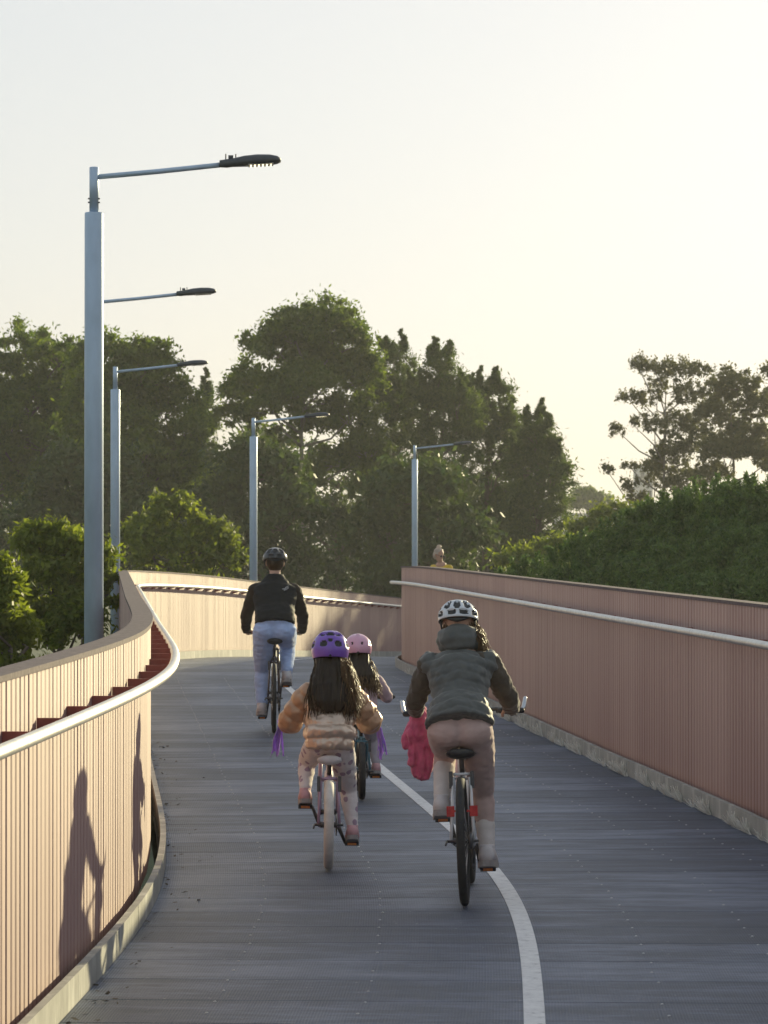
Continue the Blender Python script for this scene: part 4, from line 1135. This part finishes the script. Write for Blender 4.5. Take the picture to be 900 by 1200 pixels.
D1 = 128
tree('gum_tree', 'broad dense gum tree behind the thick lamp post', 'tree', T(30, D1), [lb(30, D1, a, b_, c, d_, e) for (a, b_, c, d_, e) in
     ((-20, 440, 60, 50, 0), (30, 412, 42, 38, 1), (75, 425, 45, 38, -1), (20, 470, 60, 50, 1.5), (55, 460, 50, 45, 0), (20, 500, 85, 60, 0), (80, 500, 50, 55, 1), (100, 450, 35, 40, 0), (-10, 570, 80, 50, 0), (70, 580, 60, 55, -1), (110, 540, 45, 50, 0), (30, 540, 60, 40, 1), (55, 520, 50, 40, -1.5), (0, 510, 50, 45, -2))], 820, 100, .52, .11, M['leaf_euc'], M['bark'], .2, 11, 'tall trees beyond the bridge')
tree('gum_tree', 'rounded gum tree with sunlit yellow-green right flank', 'tree', T(160, D1 - 6), [lb(160, D1 - 6, a, b_, c, d_, e) for (a, b_, c, d_, e) in
     ((120, 425, 40, 36, 0), (165, 440, 45, 48, 0), (190, 480, 45, 50, 1), (135, 510, 55, 50, -1), (200, 540, 40, 50, 0), (150, 580, 70, 50, 0), (150, 470, 50, 45, 1), (120, 470, 40, 45, -.5), (215, 510, 26, 34, 0), (205, 590, 40, 40, 1), (165, 540, 45, 40, -1.5), (180, 420, 26, 24, 0))], 720, 100, .50, .11, M['leaf_euc'], M['bark'], .18, 12, 'tall trees beyond the bridge')
tree('conifer', 'narrow dark conifer tip in the gap between the gum trees', 'tree', T(236, D1 + 12), [lb(236, D1 + 12, a, b_, c, d_, 0) for (a, b_, c, d_) in
     ((240, 470, 9, 26), (236, 500, 16, 30), (232, 540, 22, 40), (238, 590, 30, 50))], 110, 90, .42, .11, M['leaf_cas'], M['bark'], .2, 13, 'tall trees beyond the bridge', spikes=2)
tree('gum_tree', 'tallest domed gum tree with open crown and bare limbs', 'tree', T(350, D1), [lb(350, D1, a, b_, c, d_, e) for (a, b_, c, d_, e) in
     ((375, 390, 52, 42, 0), (325, 410, 45, 36, .5), (300, 455, 45, 34, 0), (390, 440, 48, 40, 1), (350, 460, 52, 36, -1), (275, 490, 30, 25, 0), (410, 490, 40, 34, 0), (365, 425, 40, 34, 1.2), (310, 520, 38, 24, 1), (400, 540, 36, 26, .6), (345, 560, 34, 22, -.6), (285, 550, 34, 26, 0), (425, 440, 30, 36, .5), (345, 395, 40, 34, 0), (400, 405, 34, 34, 0), (320, 480, 40, 26, -1), (375, 500, 40, 26, 1.4), (430, 530, 34, 30, 0))], 900, 100, .48, .11, M['leaf_euc'], M['palebark'], .17, 14, 'tall trees beyond the bridge', shell=.5, fork=-.5)
for i, (x, top, wd, dd, lab) in enumerate(((462, 392, 46, D1 + 4, 'dark she-oak with jagged top beside the domed gum tree'), (518, 397, 42, D1, 'jagged dark she-oak in the middle of the tall tree row'),
                               (575, 428, 42, D1 + 3, 'shorter spiky she-oak over the lamp post at the red parapet\'s end'), (630, 472, 36, D1 - 4, 'outermost she-oak at the open end of the tree row'))):
    L = [lb(x, dd, x + ox, y, rx, ry, e) for (ox, y, rx, ry, e) in ((0, top + 42, wd * .62, 34, 0), (-wd * .4, top + 80, wd * .7, 40, .6), (wd * .45, top + 95, wd * .7, 42, -.6), (0, top + 75, wd * .95, 36, .8), (0, top + 140, wd * 1.15, 50, 0), (-wd * .3, top + 190, wd * 1.0, 45, .5), (wd * .3, top + 210, wd * .8, 45, -.5))]
    tree('she_oak', lab, 'tree', T(x, dd), L, 420, 80, .50, .11, M['leaf_cas'], M['bark'], .18, 20 + i, 'tall trees beyond the bridge', droop=-.2, aspect=.24, spikes=5)
# dense back row that closes the view under the crowns
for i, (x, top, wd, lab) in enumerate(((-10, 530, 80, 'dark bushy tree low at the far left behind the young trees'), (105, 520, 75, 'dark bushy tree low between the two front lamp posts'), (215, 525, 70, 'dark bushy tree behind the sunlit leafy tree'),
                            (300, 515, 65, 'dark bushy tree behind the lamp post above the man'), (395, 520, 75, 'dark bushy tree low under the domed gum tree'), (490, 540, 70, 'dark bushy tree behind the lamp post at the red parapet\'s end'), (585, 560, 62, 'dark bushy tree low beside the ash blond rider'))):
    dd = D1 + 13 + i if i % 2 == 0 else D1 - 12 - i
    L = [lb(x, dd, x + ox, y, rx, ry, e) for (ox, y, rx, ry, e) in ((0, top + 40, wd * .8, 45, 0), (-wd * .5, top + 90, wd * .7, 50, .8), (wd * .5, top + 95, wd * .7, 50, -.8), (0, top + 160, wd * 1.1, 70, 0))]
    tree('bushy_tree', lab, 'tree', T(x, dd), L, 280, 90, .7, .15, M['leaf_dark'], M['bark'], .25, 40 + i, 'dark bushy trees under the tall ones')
# right-hand airy gums
DR = 150
tree('airy_gum_tree', 'airy gum tree with spreading bare limbs above the hedge', 'tree', T(775, DR), [lb(775, DR, a, b_, c, d_, e) for (a, b_, c, d_, e) in
     ((765, 432, 22, 14, 0), (792, 436, 24, 17, .5), (820, 434, 22, 17, 1), (748, 430, 12, 13, 0), (775, 452, 16, 17, 1), (735, 466, 18, 11, 0), (752, 470, 12, 13, .5), (725, 505, 14, 13, .5), (742, 498, 10, 11, 0), (765, 502, 18, 22, -1), (770, 470, 10, 20, 0), (805, 465, 22, 28, 0), (828, 470, 20, 28, .5), (795, 500, 24, 31, .6), (790, 535, 30, 36, 0), (820, 520, 24, 42, .5), (770, 560, 28, 42, 1), (800, 575, 34, 36, 0), (712, 552, 10, 11, 0), (737, 546, 9, 8, 0), (735, 572, 12, 17, 0), (745, 590, 16, 20, 0))], 620, 48, .27, .085, M['leaf_air'], M['palebark'], .12, 31, 'airy gum trees above the hedge', shell=.25, flat=1.0, fork=.0)
tree('airy_gum_tree', 'denser brownish gum tree on the hedge\'s crest', 'tree', T(855, DR - 6), [lb(855, DR - 6, a, b_, c, d_, e) for (a, b_, c, d_, e) in
     ((862, 452, 32, 24, 0), (885, 480, 28, 30, 0), (840, 490, 28, 26, 1), (860, 530, 40, 30, 0), (900, 540, 30, 34, -1), (830, 560, 30, 22, 0), (850, 470, 24, 24, 1), (875, 510, 30, 26, 0), (845, 530, 30, 26, -.6))], 560, 60, .33, .09, M['leaf_air'], M['bark'], .12, 32, 'airy gum trees above the hedge', shell=.35, fork=.0)
tree('airy_gum_tree', 'gum tree with a narrow high plume beside the denser one', 'tree', T(905, DR + 6), [lb(905, DR + 6, a, b_, c, d_, e) for (a, b_, c, d_, e) in
     ((902, 440, 12, 16, 0), (915, 480, 22, 30, 0), (925, 540, 40, 40, 0))], 150, 95, .45, .11, M['leaf_air'], M['bark'], .2, 33, 'airy gum trees above the hedge')
tree('leafy_tree', 'small sunlit tree at the low end of the hedge below the airy gums', 'tree', T(715, 112), [lb(715, 112, a, b_, c, d_, e) for (a, b_, c, d_, e) in
     ((720, 605, 26, 16, 0), (690, 622, 24, 20, 0), (745, 612, 24, 22, 0), (715, 645, 40, 25, 0))], 150, 80, .38, .10, M['leaf_young'], M['bark'], .16, 34, None)
tree('leafy_tree', 'round hazy tree far off beyond the she-oaks', 'tree', (px(690, 330), 330, GZ), [lb(690, 330, a, b_, c, d_, e) for (a, b_, c, d_, e) in ((688, 586, 20, 14, 0), (676, 592, 12, 10, 0), (702, 592, 14, 10, 0))], 130, 80, .9, .26, M['leaf_euc'], M['bark'], .3, 35, None)
tree('leafy_tree', 'bright bush beside the she-oaks at the hedge\'s low end', 'bush', T(640, 96), [lb(640, 96, a, b_, c, d_, e) for (a, b_, c, d_, e) in ((655, 640, 24, 14, 0), (630, 652, 26, 14, 0), (605, 660, 26, 14, 0), (640, 680, 50, 25, 0))], 150, 80, .34, .09, M['leaf_young'], M['bark'], .14, 36, None)
tree('shade_tree', 'broad dense gum tree past the hedge, shading the parapet\'s far stretch', 'tree', (19.7, 104.5, GZ), [(0, 0, 13, 3.6, 3.6, 3.4), (-1.2, .5, 10.5, 3.0, 3.4, 3), (1.0, -.6, 10.2, 3.2, 3.4, 3), (0, 2.5, 9, 3.4, 3, 3), (.3, -2, 7.5, 3.3, 3, 2.6)], 420, 70, .8, .2, M['leaf_euc'], M['bark'], .3, 37, None, shell=.3)
# young trees left of the bridge
tree('young_tree', 'bushy young tree just left of the thick lamp post', 'tree', T(62, 42), [lb(62, 42, a, b_, c, d_, e) for (a, b_, c, d_, e) in
     ((45, 640, 26, 34, 0), (82, 642, 24, 32, 0), (62, 690, 45, 48, 0), (35, 740, 36, 45, .3), (95, 735, 30, 50, -.3), (120, 690, 22, 50, .2))], 240, 120, .20, .055, M['leaf_young'], M['bark'], .09, 51, 'leafy young trees beside the bridge', aspect=.4)
tree('young_tree', 'young tree at the left edge, nearest the cream parapet', 'tree', T(0, 33), [lb(0, 33, a, b_, c, d_, e) for (a, b_, c, d_, e) in
     ((0, 690, 22, 34, 0), (-20, 730, 34, 45, 0), (12, 745, 22, 34, .2), (-10, 790, 40, 40, 0))], 170, 120, .17, .05, M['leaf_young'], M['bark'], .08, 52, 'leafy young trees beside the bridge', aspect=.4)
tree('young_tree', 'sunlit leafy tree peering over the parapet at its left bend', 'tree', T(208, 74), [lb(208, 74, a, b_, c, d_, e) for (a, b_, c, d_, e) in
     ((205, 605, 30, 28, 0), (170, 630, 34, 28, 0), (245, 630, 30, 26, .4), (205, 650, 50, 35, 0), (262, 660, 28, 25, 0), (200, 700, 70, 35, 0))], 260, 110, .30, .08, M['leaf_young'], M['bark'], .13, 53, 'leafy young trees beside the bridge', aspect=.42)

# ------------------------------------------------------------------ the hedge on the bank: dense plumed shrubs
def plume_mesh(seed):
    rg = np.random.default_rng(seed); cs = []; cr = []
    for i in range(125):
        a = rg.uniform(0, 6.28); q = rg.random() ** .5; h = 1.4 * math.sqrt(max(0, 1 - q * q)) + rg.uniform(-.2, .08)
        x, y = 1.25 * q * math.cos(a), 1.25 * q * math.sin(a); L = rg.uniform(.2, .42)
        for j in range(6):
            cs.append((x * (1 + .03 * j), y * (1 + .03 * j), h - L * .6 + L * j / 5)); cr.append(.21 * (1 - .13 * j))
    V = leaf_cloud(rg, np.array(cs), np.array(cr), 30, .042, .32, 0, .7, 1.1)
    return quads_mesh('foliage', V, M['leaf_hedge'])
PM = [plume_mesh(70 + i) for i in range(4)]
def stem_mesh():
    b = MB(); rg = random.Random(5)
    for i in range(6):
        a = i * 1.05; b.tube([(0, 0, -3.5), (.2 * math.cos(a), .2 * math.sin(a), -1), (.7 * math.cos(a), .7 * math.sin(a), .9)], [.05, .035, .012], 5)
    return b.mesh('stem', M['bark'])
SM = stem_mesh()
prof = [(560, 668), (600, 662), (640, 652), (700, 622), (760, 588), (830, 564), (900, 558), (1000, 552), (1120, 550)]
rg = random.Random(21); cnt = 0
for row in range(5):
    for i in range(10):
        d = 60 - 3.2 * i * .55 - row * 0 + rg.uniform(-1, 1)
        x = 585 + i * 52 + (26 if row % 2 else 0) + rg.uniform(-8, 8)
        d = 57.5 - i * 1.1 + (row - 2) * 1.4
        X = px(x, d)
        if X < cy(d) + 3.2 and d < 100: 
            if X < cy(d) + 2.9: continue
        yt = float(np.interp(x, [a for a, _ in prof], [b_ for _, b_ in prof])) + (4 - row) * 24 - (6 if row == 4 else 0)
        ztop = pz(yt, d); sc = rg.uniform(.85, 1.1)
        root = empty('hedge_shrub', (X, d, ztop - 1.62 * sc), (0, 0, rg.uniform(0, 6.28))); root.scale = (sc, sc, sc)
        tag(root, 'dense dark green plumed shrub of the hedge on the bank', 'shrub', 'plumed shrubs of the hedge')
        link('foliage', PM[cnt % 4], root); link('stem', SM, root); cnt += 1

# ------------------------------------------------------------------ far buildings
def building(name, label, x, d, w_, ytop, dep, mat, rows, cols):
    k = d / F; X = px(x, d); zt = pz(ytop, d)
    root = empty(name, (X, d, GZ)); tag(root, label, 'building'); h = zt - GZ; W2 = w_ * k / 2
    wall_ = MB().box((0, dep / 2, h / 2), (W2, dep / 2, h / 2)).build('wall', mat, root, smooth=False)
    MB().box((0, dep / 2, h + .15), (W2 + .15, dep / 2 + .15, .15)).build('roof', M['kerb'], root, smooth=False)
    for r_ in range(rows):
        for c in range(cols):
            x0 = -W2 + (c + .5) * 2 * W2 / cols; z0 = h - 1.6 - r_ * 3.0
            MB().box((x0, -.02, z0), (W2 / cols * .55, .04, .7)).build('window', M['glass'], root, smooth=False)
M['glass'] = simple('window_glass', (.06, .07, .08), .15, 0, .2, 1)
M['render'] = simple('pale_render', (.5, .48, .44), .8, 0, .1, 1)
building('apartment_block', 'pale tower block far behind the airy gum', 757, 520, 16, 548, 12, M['render'], 4, 2)
building('factory_building', 'low hazy building between the she-oaks and the hedge', 676, 420, 44, 604, 14, M['render'], 2, 5)

# ------------------------------------------------------------------ haze
def haze():
    b = MB().box((0, 100, 9.0), (1560, 1560, 17.2))
    m = bpy.data.materials.new('haze_air'); m.use_nodes = True; t = m.node_tree; t.nodes.clear()
    o = t.nodes.new('ShaderNodeOutputMaterial'); v = t.nodes.new('ShaderNodeVolumePrincipled')
    v.inputs['Color'].default_value = (.95, .95, .95, 1); v.inputs['Density'].default_value = .0004; v.inputs['Anisotropy'].default_value = .3
    t.links.new(v.outputs[0], o.inputs['Volume'])
    h = b.build('haze', m, smooth=False); tag(h, kind='stuff')
haze()
